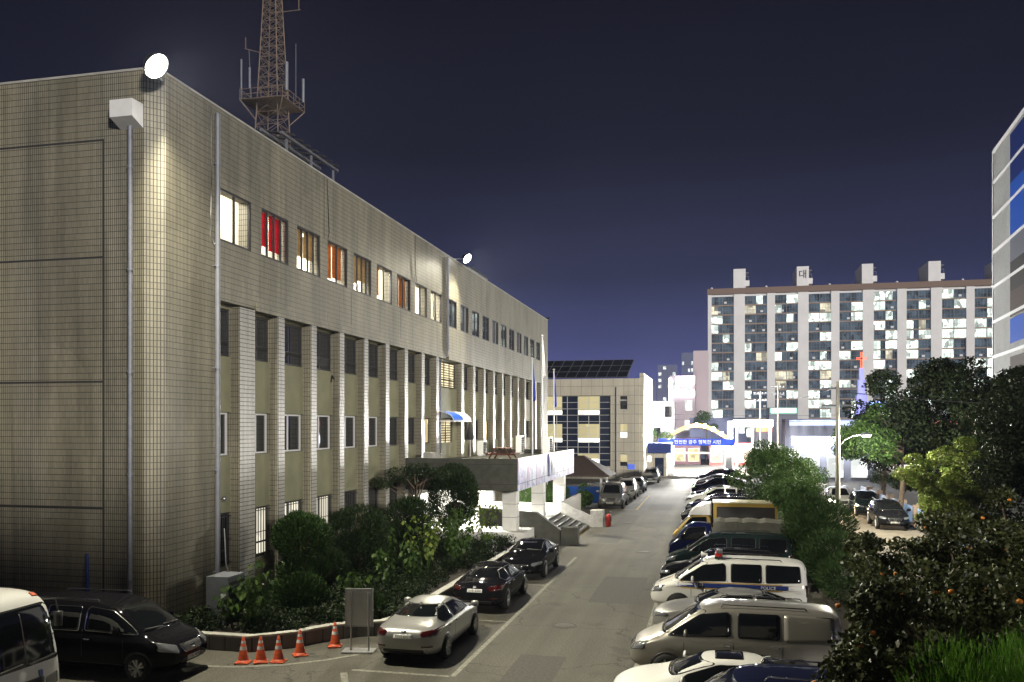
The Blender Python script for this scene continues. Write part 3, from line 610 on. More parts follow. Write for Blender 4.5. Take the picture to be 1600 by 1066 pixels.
unit(-14.9, 55.2, ZR, .9, .4, 1.0, 'white air conditioner outdoor unit against the fins behind the picnic table')
unit(-13.2, 59.2, ZR, .9, .4, 1.3, 'tall white slatted outdoor unit near the flagpoles on the porch roof')
unit(-11.4, 60.0, ZR, 1.2, .6, 1.2, 'open framed white unit at the far end of the porch roof')
unit(-14.85, 22.9 + 1.3, 0, 1.0, .75, 1.75, 'grey outdoor unit on the ground at the station corner beside the black van')
t = thing('folded_parasol', 'folded grey parasol standing beside the porch roof door', 'parasol', (-15.2, 53.4, ZR)); MB().tube([(0, 0, 0), (0, 0, 2.4)], .03, 6).obj('pole', M['steel'], t); MB().lathe([(.03, 2.4), (.16, 1.9), (.26, 1.2), (.2, 1.1)], 10).obj('canopy', M['groove'], t)
for i, (y, h) in enumerate(((44.6, .55), (45.3, .45), (46.2, .42))):
    t = thing('planter_box', ('tall', 'square', 'low')[i] + ' pale planter box with a small shrub by the near end of the porch roof', 'planter', (-15.0, y, ZR), 0, 'planter boxes on the porch roof')
    MB().box(-.25, .25, -.3, .3, 0, h).obj('box', M['concrete'], t)
# three flags
def flag(y, h, c1, c2, label, x=-10.6):
    t = thing('flagpole', label, 'flagpole', (x, y, ZR), 0, 'flagpoles on the porch roof')
    MB().tube([(0, 0, 0), (0, 0, h)], .06, 8, r1=.035).obj('pole', M['steel'], t)
    MB().lathe([(0, .1), (.08, .05), (.08, -.02), (0, -.06)], 10, (0, 0, h + .06)).obj('finial', M['steel'], t)
    n, k = 14, 10; vs = []
    for i in range(n):
        for j in range(k):
            u, v = i / (n - 1), j / (k - 1)
            w_ = .16 + .42 * u ** .6
            vs.append((.03 + .12 * math.sin(v * 9 + u * 3) * (.3 + u) * .7, .04 + v * w_, h - .15 - u * 2.1 - v * .5 * (1 - u * .3)))
    fs = [(i * k + j, i * k + j + 1, (i + 1) * k + j + 1, (i + 1) * k + j) for i in range(n - 1) for j in range(k - 1)]
    f = MB().add(vs, fs, True).obj('flag', c1, t)
    so = f.modifiers.new('thick', 'SOLIDIFY'); so.thickness = .01; return t
M['flag_blue'] = mat('flag_blue', (.03, .05, .5), .8); M['flag_white'] = mat('flag_white', (.75, .75, .78), .8); M['flag_green'] = mat('flag_navy', (.02, .04, .32), .8)
flag(51.0, 6.0, M['flag_green'], None, 'nearest flagpole with a limp navy flag on the porch roof')
flag(54.2, 7.7, M['flag_white'], None, 'tallest middle flagpole with a hanging white flag')
flag(58.3, 5.8, M['flag_blue'], None, 'farthest flagpole with a bright blue drooping flag')
# ---------------------------------------------------------------- vehicles
def paint(name, c, metal=.0, rough=.32): return mat(name, c, .5 if not metal else rough, metal, coat=.8 if c[0] > .05 else .3, spec=(.25 if c[0] > .05 else .0) if not metal else .5)
M['p_silver'] = paint('paint_silver', (.34, .34, .335), .5); M['p_black'] = paint('paint_black', (.008, .008, .010))
M['p_white'] = paint('paint_white', (.72, .72, .70)); M['p_gold'] = paint('paint_silver_gold', (.30, .285, .255), .5)
M['p_navy'] = paint('paint_navy', (.008, .010, .028)); M['p_blue'] = paint('paint_blue', (.006, .009, .045)); M['p_grey'] = paint('paint_grey', (.20, .20, .195), .5)
M['p_green'] = paint('paint_dark_green', (.010, .018, .018)); M['p_yellow'] = paint('paint_yellow', (.40, .27, .06)); M['p_cream'] = paint('paint_cream', (.60, .55, .38))
M['tyre'] = mat('tyre', (.014, .014, .014), .85); M['rim'] = mat('alloy_rim', (.55, .55, .55), .3, .9)
M['headlamp'] = mat('headlamp_glass', (.22, .23, .25), .08, .5, coat=1); M['taillamp'] = mat('taillamp_red', (.04, .003, .003), .12, coat=1)
M['chrome'] = mat('chrome', (.75, .75, .77), .12, 1); M['plate'] = mat('plate_white', (.70, .70, .68), .5); M['plate_text'] = mat('plate_ink', (.03, .03, .04), .6)
M['tarp'] = mat('grey_tarpaulin', (.10, .10, .085), .8, var=.2, scale=3, bump=.5)
M['on_lamp'] = emis('headlight_on', (1, .84, .58), 400); M['mirror_black'] = M['black']
M['carglass'] = mat('tinted_glass', (.006, .007, .008), .05, spec=.7)

def loft_body(st_, ends=True):
    vs, fs = [], []; n = 16
    for x, zb, zs, zt, w, wt in st_:
        e = min(.12, .35 * max(zt - zs, .02) + .015)
        half = [(0, zb), (.75 * w, zb), (.95 * w, zb + .05), (w, zb + .45 * (zs - zb)), (.985 * w, zs - .05), (.95 * w + .02 * wt, zs + .01), (wt, zt - e), (.8 * wt, zt - .25 * e), (0, zt)]
        ring = half + [(-y, z) for y, z in half[-2:0:-1]]
        vs += [(x, y, z) for y, z in ring]
    n = 16
    for i in range(len(st_) - 1):
        for k in range(n): fs.append((i * n + k, i * n + (k + 1) % n, (i + 1) * n + (k + 1) % n, (i + 1) * n + k))
    b = MB(); b.add(vs, fs, True)
    for s, o in ((0, 0), (1, (len(st_) - 1) * n)):     # rounded end caps
        c = len(b.v); x = st_[-1 if s else 0][0]; zc = sum(v[2] for v in vs[o:o + n]) / n
        b.v += [(x + (.02 if s else -.02) + 0 * v[0], v[1] * .45, zc + (v[2] - zc) * .45) for v in vs[o:o + n]]
        b.f += [(o + k, o + (k + 1) % n, c + (k + 1) % n, c + k) for k in range(n)] + [tuple(c + k for k in range(n))]; b.sm += [True] * (n + 1)
    me = b.mesh('body')
    o = bpy.data.objects.new('tmp', me); COL.objects.link(o); m = o.modifiers.new('s', 'SUBSURF'); m.levels = 2; m.render_levels = 2
    dg = bpy.context.evaluated_depsgraph_get(); me2 = bpy.data.meshes.new_from_object(o.evaluated_get(dg)); bpy.data.objects.remove(o)
    me2.polygons.foreach_set('use_smooth', [True] * len(me2.polygons))
    bm = bmesh.new(); bm.from_mesh(me2); bv = BVHTree.FromBMesh(bm); bm.free(); return me2, bv
def roundpoly(pts, r=.06, k=4, step=.12):
    """rounded corners and resampled edges"""
    out = []; n = len(pts); P = [Vector(p) for p in pts]
    for i in range(n):
        a, b, c = P[i - 1], P[i], P[(i + 1) % n]; u, v = (a - b), (c - b); rr = min(r, u.length * .45, v.length * .45)
        p, q = b + u.normalized() * rr, b + v.normalized() * rr
        if out:
            d = p - out[-1]; m = int(d.length / step)
            out += [out[-1] + d * (j / (m + 1)) for j in range(1, m + 1)] if m else []
        for j in range(k + 1): t = j / k; out.append(p * (1 - t) ** 2 + b * 2 * t * (1 - t) + q * t * t)
    d = out[0] - out[-1]; m = int(d.length / step); L = out[-1].copy()
    out += [L + d * (j / (m + 1)) for j in range(1, m + 1)]
    return out
def patch(mb, bv, pts, view, off=.006, rings=5, rad=.06, th=.02, hole=0):
    """a panel that follows the body: outline drawn in a side, front, rear or top view and projected on to it"""
    o = roundpoly(pts, rad); n = len(o); c = sum(o, Vector((0, 0))) / n
    dirs = {'L': Vector((0, -1, 0)), 'R': Vector((0, 1, 0)), 'F': Vector((-1, 0, 0)), 'B': Vector((1, 0, 0)), 'T': Vector((0, 0, -1))}; d = dirs[view]
    def P(p):
        q = {'L': (p[0], 3, p[1]), 'R': (p[0], -3, p[1]), 'F': (5, p[0], p[1]), 'B': (-5, p[0], p[1]), 'T': (p[0], p[1], 5)}[view]
        h = bv.ray_cast(Vector(q), d)
        if h[0] is None: h = bv.find_nearest(Vector(q) + d * 3)
        nn = h[1] if h[1].dot(d) < 0 else -h[1]
        return h[0], nn
    vs, fs = [], []
    ts = [hole + (1 - hole) * i / rings for i in range(rings + 1)] if hole else [(i + 1) / rings for i in range(rings)]
    pn = []
    for t in ts: pn += [P(c + (p - c) * t) for p in o]
    vs = [p + nn * off for p, nn in pn]; m = len(ts)
    for i in range(m - 1):
        for k in range(n): fs.append((i * n + k, i * n + (k + 1) % n, (i + 1) * n + (k + 1) % n, (i + 1) * n + k))
    if not hole: p, nn = P(c); vs.append(p + nn * off); fs += [(k, (k + 1) % n, len(vs) - 1) for k in range(n)]
    s = len(vs); vs += [p - nn * th for p, nn in pn[-n:]]; fs += [((m - 1) * n + k, (m - 1) * n + (k + 1) % n, s + (k + 1) % n, s + k) for k in range(n)]
    mb.add(vs, fs, True); return mb
def wheel_meshes(r, w=.21):
    t = MB(); t.lathe([(r * .62, -w / 2), (r * .93, -w / 2), (r, -w * .32), (r, w * .32), (r * .93, w / 2), (r * .62, w / 2)], 28, axis='Y')
    q = MB(); q.lathe([(r * .66, w * .5), (r * .66, w * .3), (r * .6, w * .2), (r * .58, -w * .3)], 28, axis='Y')
    q.lathe([(0, w * .42), (.06, w * .42), (.07, w * .3)], 14, axis='Y')
    for k in range(5):
        for da in (-.16, .16):
            a = 2 * math.pi * k / 5 + da; q.bar((.05 * math.cos(a), w * .36, .05 * math.sin(a)), (r * .63 * math.cos(a + da * .6), w * .44, r * .63 * math.sin(a + da * .6)), .035, .05)
    d = MB(); d.lathe([(0, w * .05), (r * .6, w * .05)], 20, axis='Y'); return t.mesh('wheel'), q.mesh('rim'), d.mesh('brake_disc')
def mirrored(pts): return [(-y, z) for y, z in pts]

SPEC = {
 'sedan': dict(st=[(-2.42, .42, .80, .88, .62, .5), (-2.32, .30, .90, 1.0, .80, .66), (-1.98, .22, .94, 1.07, .89, .72), (-1.62, .2, .95, 1.12, .915, .72), (-.95, .19, .94, 1.37, .92, .63), (-.35, .19, .93, 1.455, .92, .61), (.3, .19, .92, 1.44, .92, .61), (.8, .19, .92, 1.27, .92, .66), (1.2, .19, .91, 1.02, .915, .74), (1.72, .2, .87, .94, .90, .72), (2.15, .24, .76, .84, .83, .62), (2.40, .34, .60, .70, .62, .46)],
   wx=(1.42, -1.40), wr=.33, shield=[(-.57, 1.36), (.57, 1.36), (.68, 1.06), (-.68, 1.06)], rear=[(-.56, 1.36), (.56, 1.36), (.66, 1.15), (-.66, 1.15)],
   side=[[(.12, 1.33), (-.55, 1.35), (-.55, .99), (.95, .98), (.78, 1.12)], [(-.64, 1.34), (-1.0, 1.30), (-1.52, 1.10), (-1.35, .99), (-.64, .99)]],
   head=[(.46, .70), (.84, .78), (.86, .66), (.50, .60)], tail=[(.46, .93), (.88, .97), (.88, .80), (.50, .80)], grille=[(-.38, .66), (.38, .66), (.30, .52), (-.30, .52)],
   plate=.80, fplate=.43, seams=[1.03, -.6, -1.25], mz=1.0, mx=.85, low=.36, hz=.86),
 'suv': dict(st=[(-2.33, .5, .98, 1.2, .74, .62), (-2.25, .36, 1.02, 1.50, .90, .70), (-1.7, .27, 1.03, 1.66, .935, .70), (-.6, .25, 1.02, 1.715, .94, .69), (.25, .25, 1.0, 1.69, .94, .68), (.75, .25, .99, 1.50, .94, .71), (1.2, .25, .98, 1.12, .935, .78), (1.75, .27, .94, 1.04, .92, .76), (2.15, .3, .84, .93, .86, .66), (2.34, .42, .68, .80, .68, .52)],
   wx=(1.38, -1.34), wr=.37, shield=[(-.64, 1.60), (.64, 1.60), (.78, 1.14), (-.78, 1.14)], rear=[(-.62, 1.50), (.62, 1.50), (.70, 1.14), (-.70, 1.14)],
   side=[[(.12, 1.56), (-.5, 1.60), (-.5, 1.08), (.98, 1.06), (.76, 1.22)], [(-.6, 1.60), (-1.35, 1.58), (-1.35, 1.09), (-.6, 1.08)], [(-1.45, 1.57), (-1.95, 1.50), (-2.05, 1.25), (-1.45, 1.10)]],
   head=[(.48, .80), (.86, .88), (.88, .74), (.52, .70)], tail=[(.66, 1.12), (.90, 1.14), (.90, .86), (.70, .86)], grille=[(-.42, .80), (.42, .80), (.34, .58), (-.34, .58)],
   plate=.90, fplate=.50, seams=[1.05, -.55, -1.4], mz=1.1, mx=.88, low=.45, hz=.93),
 'van': dict(st=[(-2.55, .45, 1.05, 1.70, .80, .64), (-2.48, .33, 1.10, 1.86, .92, .74), (-1.7, .27, 1.12, 1.925, .955, .77), (0, .26, 1.12, 1.93, .96, .77), (.65, .26, 1.11, 1.89, .96, .76), (1.1, .26, 1.09, 1.67, .96, .77), (1.55, .26, 1.07, 1.33, .955, .80), (1.85, .26, 1.03, 1.14, .945, .80), (2.2, .28, .93, 1.02, .91, .74), (2.48, .34, .78, .87, .80, .60), (2.57, .44, .66, .74, .62, .46)],
   wx=(1.62, -1.55), wr=.35, shield=[(-.70, 1.78), (.70, 1.78), (.82, 1.19), (-.82, 1.19)], rear=[(-.66, 1.72), (.66, 1.72), (.72, 1.22), (-.72, 1.22)],
   side=[[(.80, 1.70), (.12, 1.78), (.05, 1.70), (.05, 1.20), (1.62, 1.15), (1.40, 1.32)], [(-.10, 1.77), (-1.10, 1.77), (-1.10, 1.18), (-.10, 1.18)], [(-1.22, 1.77), (-2.32, 1.74), (-2.36, 1.22), (-1.22, 1.18)]],
   head=[(.50, .86), (.86, 1.00), (.90, .78), (.56, .68)], tail=[(.72, 1.15), (.84, 1.15), (.84, .75), (.72, .75)], grille=[(-.44, .86), (.44, .86), (.36, .66), (-.36, .66)],
   plate=.85, fplate=.50, seams=[1.2, 0.0, -1.16], mz=1.2, mx=1.15, low=.42, hz=.98),
 'cab': dict(st=[(.62, .5, 1.2, 1.88, .80, .72), (.66, .45, 1.2, 1.93, .84, .76), (1.1, .42, 1.2, 1.97, .86, .77), (1.5, .42, 1.18, 1.95, .86, .76), (1.85, .42, 1.16, 1.75, .86, .76), (2.2, .42, 1.10, 1.32, .86, .78), (2.42, .42, 1.0, 1.08, .84, .76), (2.55, .46, .85, .92, .76, .66)],
   wx=(1.55, -1.2), wr=.32, shield=[(-.66, 1.80), (.66, 1.80), (.78, 1.16), (-.78, 1.16)], rear=[(-.5, 1.75), (.5, 1.75), (.5, 1.3), (-.5, 1.3)],
   side=[[(1.62, 1.78), (.85, 1.82), (.80, 1.25), (2.08, 1.20), (2.0, 1.36)]],
   head=[(.46, .86), (.78, .90), (.78, .68), (.46, .68)], tail=None, grille=[(-.4, .84), (.4, .84), (.36, .66), (-.36, .66)], plate=None, fplate=.55, seams=[.78], mz=1.35, mx=1.95, low=.5, hz=1.05),
}
_vc = {}
def vehicle_meshes(kind):
    if kind in _vc: return _vc[kind]
    s = SPEC[kind]; me, bv = loft_body(s['st']); L = []
    L.append(('body', me, 'PAINT', None))
    def add(name, m, fn, par=None):
        b = MB(); fn(b); L.append((name, b.mesh(name), m, par)); return len(L) - 1
    add('windscreen', 'carglass', lambda b: patch(b, bv, s['shield'], 'F', rad=.09))
    add('rear_window', 'carglass', lambda b: patch(b, bv, s['rear'], 'B', rad=.09))
    for v in 'LR':
        for pl in s['side']:
            i = add('window', 'carglass', lambda b: patch(b, bv, pl, v, rad=.07))
            add('window_trim', 'TRIM', lambda b: patch(b, bv, pl, v, off=.011, rad=.07, rings=1, hole=.955), i)
    for f in (lambda p: p, mirrored):
        add('headlight', 'HEAD', lambda b: patch(b, bv, f(s['head']), 'F', rad=.05, off=.008))
        if s['tail']: add('taillight', 'taillamp', lambda b: patch(b, bv, f(s['tail']), 'B', rad=.05, off=.008))
    add('grille', 'black', lambda b: patch(b, bv, s['grille'], 'F', rad=.05, off=.006))
    gz = s['grille'][0][1]; gw = s['grille'][0][0]
    i = add('grille_trim', 'chrome', lambda b: patch(b, bv, s['grille'], 'F', rad=.05, off=.012, rings=1, hole=.93))
    gm = (s['grille'][0][1] + s['grille'][2][1]) / 2
    add('badge', 'chrome', lambda b: patch(b, bv, [(-.09, gm - .04), (.09, gm - .04), (.09, gm + .04), (-.09, gm + .04)], 'F', rad=.04, off=.016, hole=.6, rings=1))
    add('air_intake', 'black', lambda b: patch(b, bv, [(-.5, s['low'] - .02), (.5, s['low'] - .02), (.46, s['low'] + .10), (-.46, s['low'] + .10)], 'F', rad=.04, off=.005))
    if s['plate']: add('badge', 'chrome', lambda b: patch(b, bv, [(-.07, s['plate'] + .10), (.07, s['plate'] + .10), (.07, s['plate'] + .16), (-.07, s['plate'] + .16)], 'B', rad=.03, off=.01))
    for pz, vw in ((s['plate'], 'B'), (s['fplate'], 'F')):
        if pz: add('number_plate', 'plate', lambda b: patch(b, bv, [(-.26, pz - .055), (.26, pz - .055), (.26, pz + .055), (-.26, pz + .055)], vw, rad=.01, off=.014))
    if s['tail']:
        add('bumper_insert', 'black', lambda b: patch(b, bv, [(-.72, .34), (.72, .34), (.66, .46), (-.66, .46)], 'B', rad=.04, off=.004))
        for f in (lambda p: p, mirrored): add('reflector', 'taillamp', lambda b: patch(b, bv, f([(.5, .52), (.78, .52), (.78, .56), (.5, .56)]), 'B', rad=.01, off=.007))
    def seams(b, v):
        z0, z1 = s['low'] - .03, s['mz'] + .03
        for x in s['seams']: patch(b, bv, [(x - .008, z0), (x + .008, z0), (x + .008, z1), (x - .008, z1)], v, off=.002, rad=.002, rings=2)
        a, c = s['seams'][0], s['seams'][-1]
        if len(s['seams']) > 1: patch(b, bv, [(c, z0), (a, z0), (a, z0 + .014), (c, z0 + .014)], v, off=.002, rad=.002, rings=2)
    for v in 'LR':
        add('door_seam', 'groove', lambda b: seams(b, v))
        for x in s['seams'][1:] or s['seams']:
            add('door_handle', 'chrome', lambda b: patch(b, bv, [(x + .06, s['hz']), (x + .24, s['hz'] + .005), (x + .24, s['hz'] + .035), (x + .06, s['hz'] + .03)], v, off=.03, rad=.01, th=.02, rings=2))
    wr = s['wr']
    for x in s['wx']:
        for v in 'LR':
            arc = [(x + (wr + .07) * math.cos(a), wr + (wr + .07) * math.sin(a)) for a in [R(180) * k / 12 for k in range(13)]] + [(x - wr - .07, .27), (x + wr + .07, .27)]
            if kind != 'cab' or x > 0: add('wheel_arch', 'black', lambda b: patch(b, bv, arc, v, off=.003, rad=.005))
    def mirror(b, sg):
        x, z = s['mx'], s['mz']; y = sg * (s['st'][5][4] - .02)
        b.prism([(x + .06, z + .02), (x - .08, z), (x - .08, z + .17), (x + .0, z + .18)], y + sg * .07, y + sg * .26, 'Y') if False else None
        k0 = len(b.v); b.lathe([(0, -.12), (.07, -.115), (.095, -.06), (.09, .05), (.06, .1), (0, .11)], 14, (x, y + sg * .16, z + .08), 'Y'); b.v[k0:] = [(x + (q[0] - x) * .55, q[1], q[2]) for q in b.v[k0:]]; b.bar((x, y, z + .01), (x, y + sg * .1, z + .05), .05)
    for sg in (1, -1): add('mirror', 'PAINT', lambda b: mirror(b, sg))
    if kind in ('suv', 'van'):
        for f in (1, -1): add('roof_rail', 'TRIM', lambda b: b.tube([(.3, f * .62, s['st'][3][3] - .06), (.25, f * .62, s['st'][3][3] + .01), (-1.7, f * .62, s['st'][3][3] - .01), (-1.75, f * .62, s['st'][3][3] - .06)], .016, 6))
    add('wiper', 'black', lambda b: [patch(b, bv, [(a - .3, s['shield'][2][1] + .05), (a + .3, s['shield'][2][1] + .02), (a + .3, s['shield'][2][1] + .035), (a - .3, s['shield'][2][1] + .065)], 'F', off=.02, rad=.002, rings=2) for a in (-.35, .33)])
    if kind == 'sedan': add('antenna_fin', 'PAINT', lambda b: b.prism([(-1.0, 1.36), (-.82, 1.40), (-.98, 1.44)], -.02, .02, 'Y'))
    ws = wheel_meshes(wr)
    _vc[kind] = (L, ws, bv, s); return _vc[kind]
def vehicle(kind, name, label, x, y, rz, pm, group, cat='car', plate=None, trim='black', head='headlamp', z=0, skip=()):
    L, (wt_, wrim, wd), bv, s = vehicle_meshes(kind)
    t = thing(name, label, cat, (x, y, z), rz, group); made = []
    mm = {'PAINT': M[pm], 'TRIM': M[trim], 'HEAD': M[head]}
    for nm, me, m, par in L:
        if nm in skip: made.append(None); continue
        made.append(link(nm, me, mm.get(m) or M[m], t if par is None else made[par]))
    W = s['st'][len(s['st']) // 2][4]
    for wx_ in s['wx']:
        for sg in (1, -1):
            if kind == 'cab' and wx_ < 0: yy = sg * .66
            else: yy = sg * (W - .085)
            w = link('wheel', wt_, M['tyre'], t, (wx_, yy, s['wr'])); w.rotation_euler = (0, R(rng.uniform(0, 70)), 0 if sg > 0 else R(180))
            link('rim', wrim, M['rim'], w); link('brake_disc', wd, M['black'], w)
    if plate:
        for pz, sg in ((s['plate'], -1), (s['fplate'], 1)):
            if not pz: continue
            h = bv.ray_cast(Vector((sg * 5, 0, pz)), Vector((-sg, 0, 0)))[0]
            par = [c for c in t.children if c.name.startswith('number_plate')][-1]
            text('plate_number', plate, .105, M['plate_text'], par, MX((h.x + sg * .022, 0, h.z), (0, sg, 0), (0, 0, 1)), .002)
    return t

UP, DN, WEST = R(90), R(-90), R(180)
GL, GR = 'cars parked along the planter', 'vehicles parked nose out in the right hand row'
vehicle('sedan', 'parked_car', 'silver sedan with tinted windows parked nearest along the planter', -8.0, 24.0, UP, 'p_silver', GL, plate='47너 6059')
vehicle('sedan', 'parked_car', 'black sedan seen from behind, between the silver sedan and a black car facing it', -7.85, 30.55, UP, 'p_black', GL, plate='31루 9707')
vehicle('sedan', 'parked_car', 'glossy black sedan facing the camera in front of the porch steps', -7.75, 37.1, DN, 'p_black', GL, trim='chrome')
GF = 'vehicles parked on the far left by the pavilion'
vehicle('van', 'parked_van', 'grey van facing the camera beside the pavilion past the steps', -7.6, 68.2, DN, 'p_grey', GF, 'van', plate='70다 3145')
vehicle('suv', 'parked_car', 'white car half hidden behind the grey van at the left', -7.4, 77, DN, 'p_white', GF)
vehicle('sedan', 'parked_car', 'silver car tucked behind the white one on the far left', -7.2, 84.5, DN, 'p_silver', GF)
vehicle('suv', 'parked_car', 'dark silver car facing the camera by the corner of the annex building', -6.7, 99.0, DN, 'p_grey', GF)
# right-hand row, nearest first; each points its nose at the road
def row(kind, y, pm, label, xf=-1.95, name='parked_car', cat='car', **k):
    return vehicle(kind, name, label, xf + SPEC[kind]['st'][-1][0], y, WEST, pm, GR, cat, **k)
row('van', 16.5, 'p_navy', 'dark navy van roof at the bottom edge, nearest in the right hand row', -1.35, 'parked_van', 'van', trim='chrome')
w_ = row('sedan', 19.3, 'p_white', 'white sedan with open black sunroof between two vans', -2.15)
b = MB(); patch(b, _vc['sedan'][2], [(.18, -.36), (-.42, -.36), (-.42, .36), (.18, .36)], 'T', rad=.07); b.obj('sunroof', M['carglass'], w_)
sv = row('van', 22.7, 'p_gold', 'silver gold van with black sliding door window and blank rear panel', -2.05, 'parked_van', 'van')
row('sedan', 27.1, 'p_silver', 'pale silver sedan between the silver gold van and the police van', -1.75)
pv = row('van', 30.5, 'p_white', 'white police van with navy and yellow stripe and roof beacon', -2.05, 'police_van', 'police van')
row('suv', 34.3, 'p_black', 'black car with roof rails behind the police van', -1.95, trim='chrome')
row('van', 37.5, 'p_green', 'dark green van between black car and blue truck', -1.9, 'parked_van', 'van')
tk = row('cab', 40.8, 'p_blue', 'blue small truck with a grey tarpaulin over its load', -1.95, 'truck', 'truck')
ty = row('cab', 45.2, 'p_yellow', 'yellow truck with white roof fairing and tall box body', -1.95, 'truck', 'truck')
row('van', 56.5, 'p_black', 'black van just beyond the yellow box truck', -1.9, 'parked_van', 'van', trim='chrome')
row('suv', 62.0, 'p_navy', 'navy car with shiny roof, second past the yellow truck', -1.8)
row('suv', 68.5, 'p_white', 'white car with pale pillars in the far part of the right hand row', -1.9)
row('sedan', 74.5, 'p_black', 'dark sedan right behind the far white car', -1.7)
row('suv', 81, 'p_navy', 'fourth vehicle from the gate in the right hand row, dark with bright roof', -1.8)
row('sedan', 86.5, 'p_black', 'third vehicle from the gate in the right hand row, black', -1.8)
row('sedan', 91.5, 'p_silver', 'second vehicle from the gate in the right hand row, silver', -1.8)
row('suv', 97, 'p_navy', 'dark car closest to the gate in the right hand row', -1.7)
# police van livery, beacon, megaphone
bv = _vc['van'][2]
for v in 'LR':
    b = MB(); patch(b, bv, [(-2.5, .97), (2.28, .97), (2.22, 1.115), (-2.5, 1.115)], v, rad=.01, off=.005, rings=4); sb = b.obj('livery_stripe', M['blue_dark'], pv)
    b = MB()
    for z in (.925, 1.12): patch(b, bv, [(-2.5, z), (2.33, z), (2.33, z + .04), (-2.5, z + .04)], v, rad=.005, off=.006, rings=3)
    b.obj('yellow_band', M['p_yellow'], sb)
for tx, sz, px_ in (('형사', .17, .95), ('POLICE', .15, -1.3), ('(02)', .07, -2.1)):
    text('lettering', tx, sz, M['plate'], sb.parent.children[-1] if False else pv, MX((px_, .985, 1.04), (-1, 0, 0), (0, 0, 1)), .004)
b = MB(); b.box(.15, .42, -.55, .55, 1.90, 1.97); b.obj('beacon_base', M['black'], pv)
b = MB(); b.box(.18, .40, -.15, .52, 1.97, 2.08); b.obj('beacon', M['red'], pv)
b = MB(); b.box(.16, .36, .3, .62, 2.09, 2.20); b.obj('beacon_cap', M['headlamp'], pv)
b = MB(); b.lathe([(.03, -.1), (.05, .0), (.11, .12), (.02, .12)], 12, (.75, .35, 2.0), 'X'); b.tube([(.7, .35, 1.86), (.7, .35, 2.0)], .02, 6); b.obj('loudspeaker', M['white'], pv)
# panel van: blank rear side panel
for v in 'LR':
    b = MB(); patch(b, bv, [(-1.20, 1.78), (-2.36, 1.75), (-2.4, 1.2), (-1.2, 1.16)], v, rad=.07, off=.012); b.obj('side_panel', M['p_gold'], sv)
# truck bodies
mb = MB(); mb.box(-2.5, .6, -.42, -.34, .42, .62); mb.box(-2.5, .6, .34, .42, .42, .62); mb.obj('chassis', M['black'], tk)
mb = MB(); mb.box(-2.5, .5, -.85, .85, .66, .78); mb.box(-2.5, .5, .82, .85, .78, 1.15); mb.box(-2.5, .5, -.85, -.82, .78, 1.15); mb.obj('cargo_bed', M['p_blue'], tk)
mb = MB(); n = 12; vs = []
for i in range(n + 1):
    x = .5 - 3.02 * i / n; sag = .03 * math.sin(i * 2.2); zt = 2.12 + sag - (.06 if i in (0, n) else 0)
    vs += [(x, .88, 1.0), (x, .88 + .02 * math.sin(i * 1.7), 1.6), (x, .80, zt - .05), (x, .3, zt + .03), (x, -.3, zt + .03), (x, -.80, zt - .05), (x, -.88 + .02 * math.sin(i * 1.3), 1.6), (x, -.88, 1.0)]
mb.add(vs, [(i * 8 + k, i * 8 + k + 1, i * 8 + 9 + k, i * 8 + 8 + k) for i in range(n) for k in range(7)] + [tuple(range(8)), tuple(reversed(range(n * 8, n * 8 + 8)))])
mb.obj('tarpaulin', M['tarp'], tk)
mb = MB(); mb.box(-2.5, .6, -.42, -.34, .42, .62); mb.box(-2.5, .6, .34, .42, .42, .62); mb.obj('chassis', M['black'], ty)
mb = MB(); mb.box(-2.55, .5, -.9, .9, .66, 2.5); bx = mb.obj('box_body', M['groove'], ty)
for y in (-.92, .87):
    mb = MB(); mb.box(-2.57, .52, y, y + .05, 2.36, 2.53); mb.box(-2.57, .52, y, y + .05, .62, .78); mb.box(.36, .52, y, y + .05, .78, 2.36); mb.box(-2.57, -2.45, y, y + .05, .78, 2.36); mb.obj('box_frame', M['p_yellow'], bx)
MB().box(-2.6, .56, -.94, .94, 2.53, 2.58).obj('box_roof', M['p_cream'], bx)
mb = MB(); pr = [(.62, 1.9), (1.75, 1.9), (1.6, 2.1), (1.35, 2.3), (1.0, 2.45), (.62, 2.5)]; mb.prism(pr, -.74, .74, 'Y'); mb.obj('roof_fairing', M['p_white'], ty)
# vehicles in the alley
GA = 'cars in the alley'
vehicle('suv', 'parked_car', 'black suv parked by the blue fence panels in the alley', 10.9, 58.6, DN, 'p_black', GA, plate='24마 7190')
vehicle('suv', 'parked_car', 'dark suv behind the black suv in the alley', 10.9, 66.5, DN, 'p_green', GA)
hc = vehicle('suv', 'car', 'white car driving up the alley with dazzling headlights on', 9.55, 70.5, DN, 'p_white', GA, head='on_lamp')
for s in (-.62, .62):
    ld = bpy.data.lights.new('headlight_beam', 'SPOT'); ld.energy = 2600; ld.spot_size = R(75); ld.spot_blend = .6; ld.shadow_soft_size = .08; ld.color = (1, .72, .38)
    lo = bpy.data.objects.new('headlight_beam', ld); COL.objects.link(lo); lo.parent = hc; lo.location = (2.42, s, .8); lo.rotation_euler = Vector((1, 0, -.10)).to_track_quat('-Z', 'Y').to_euler()
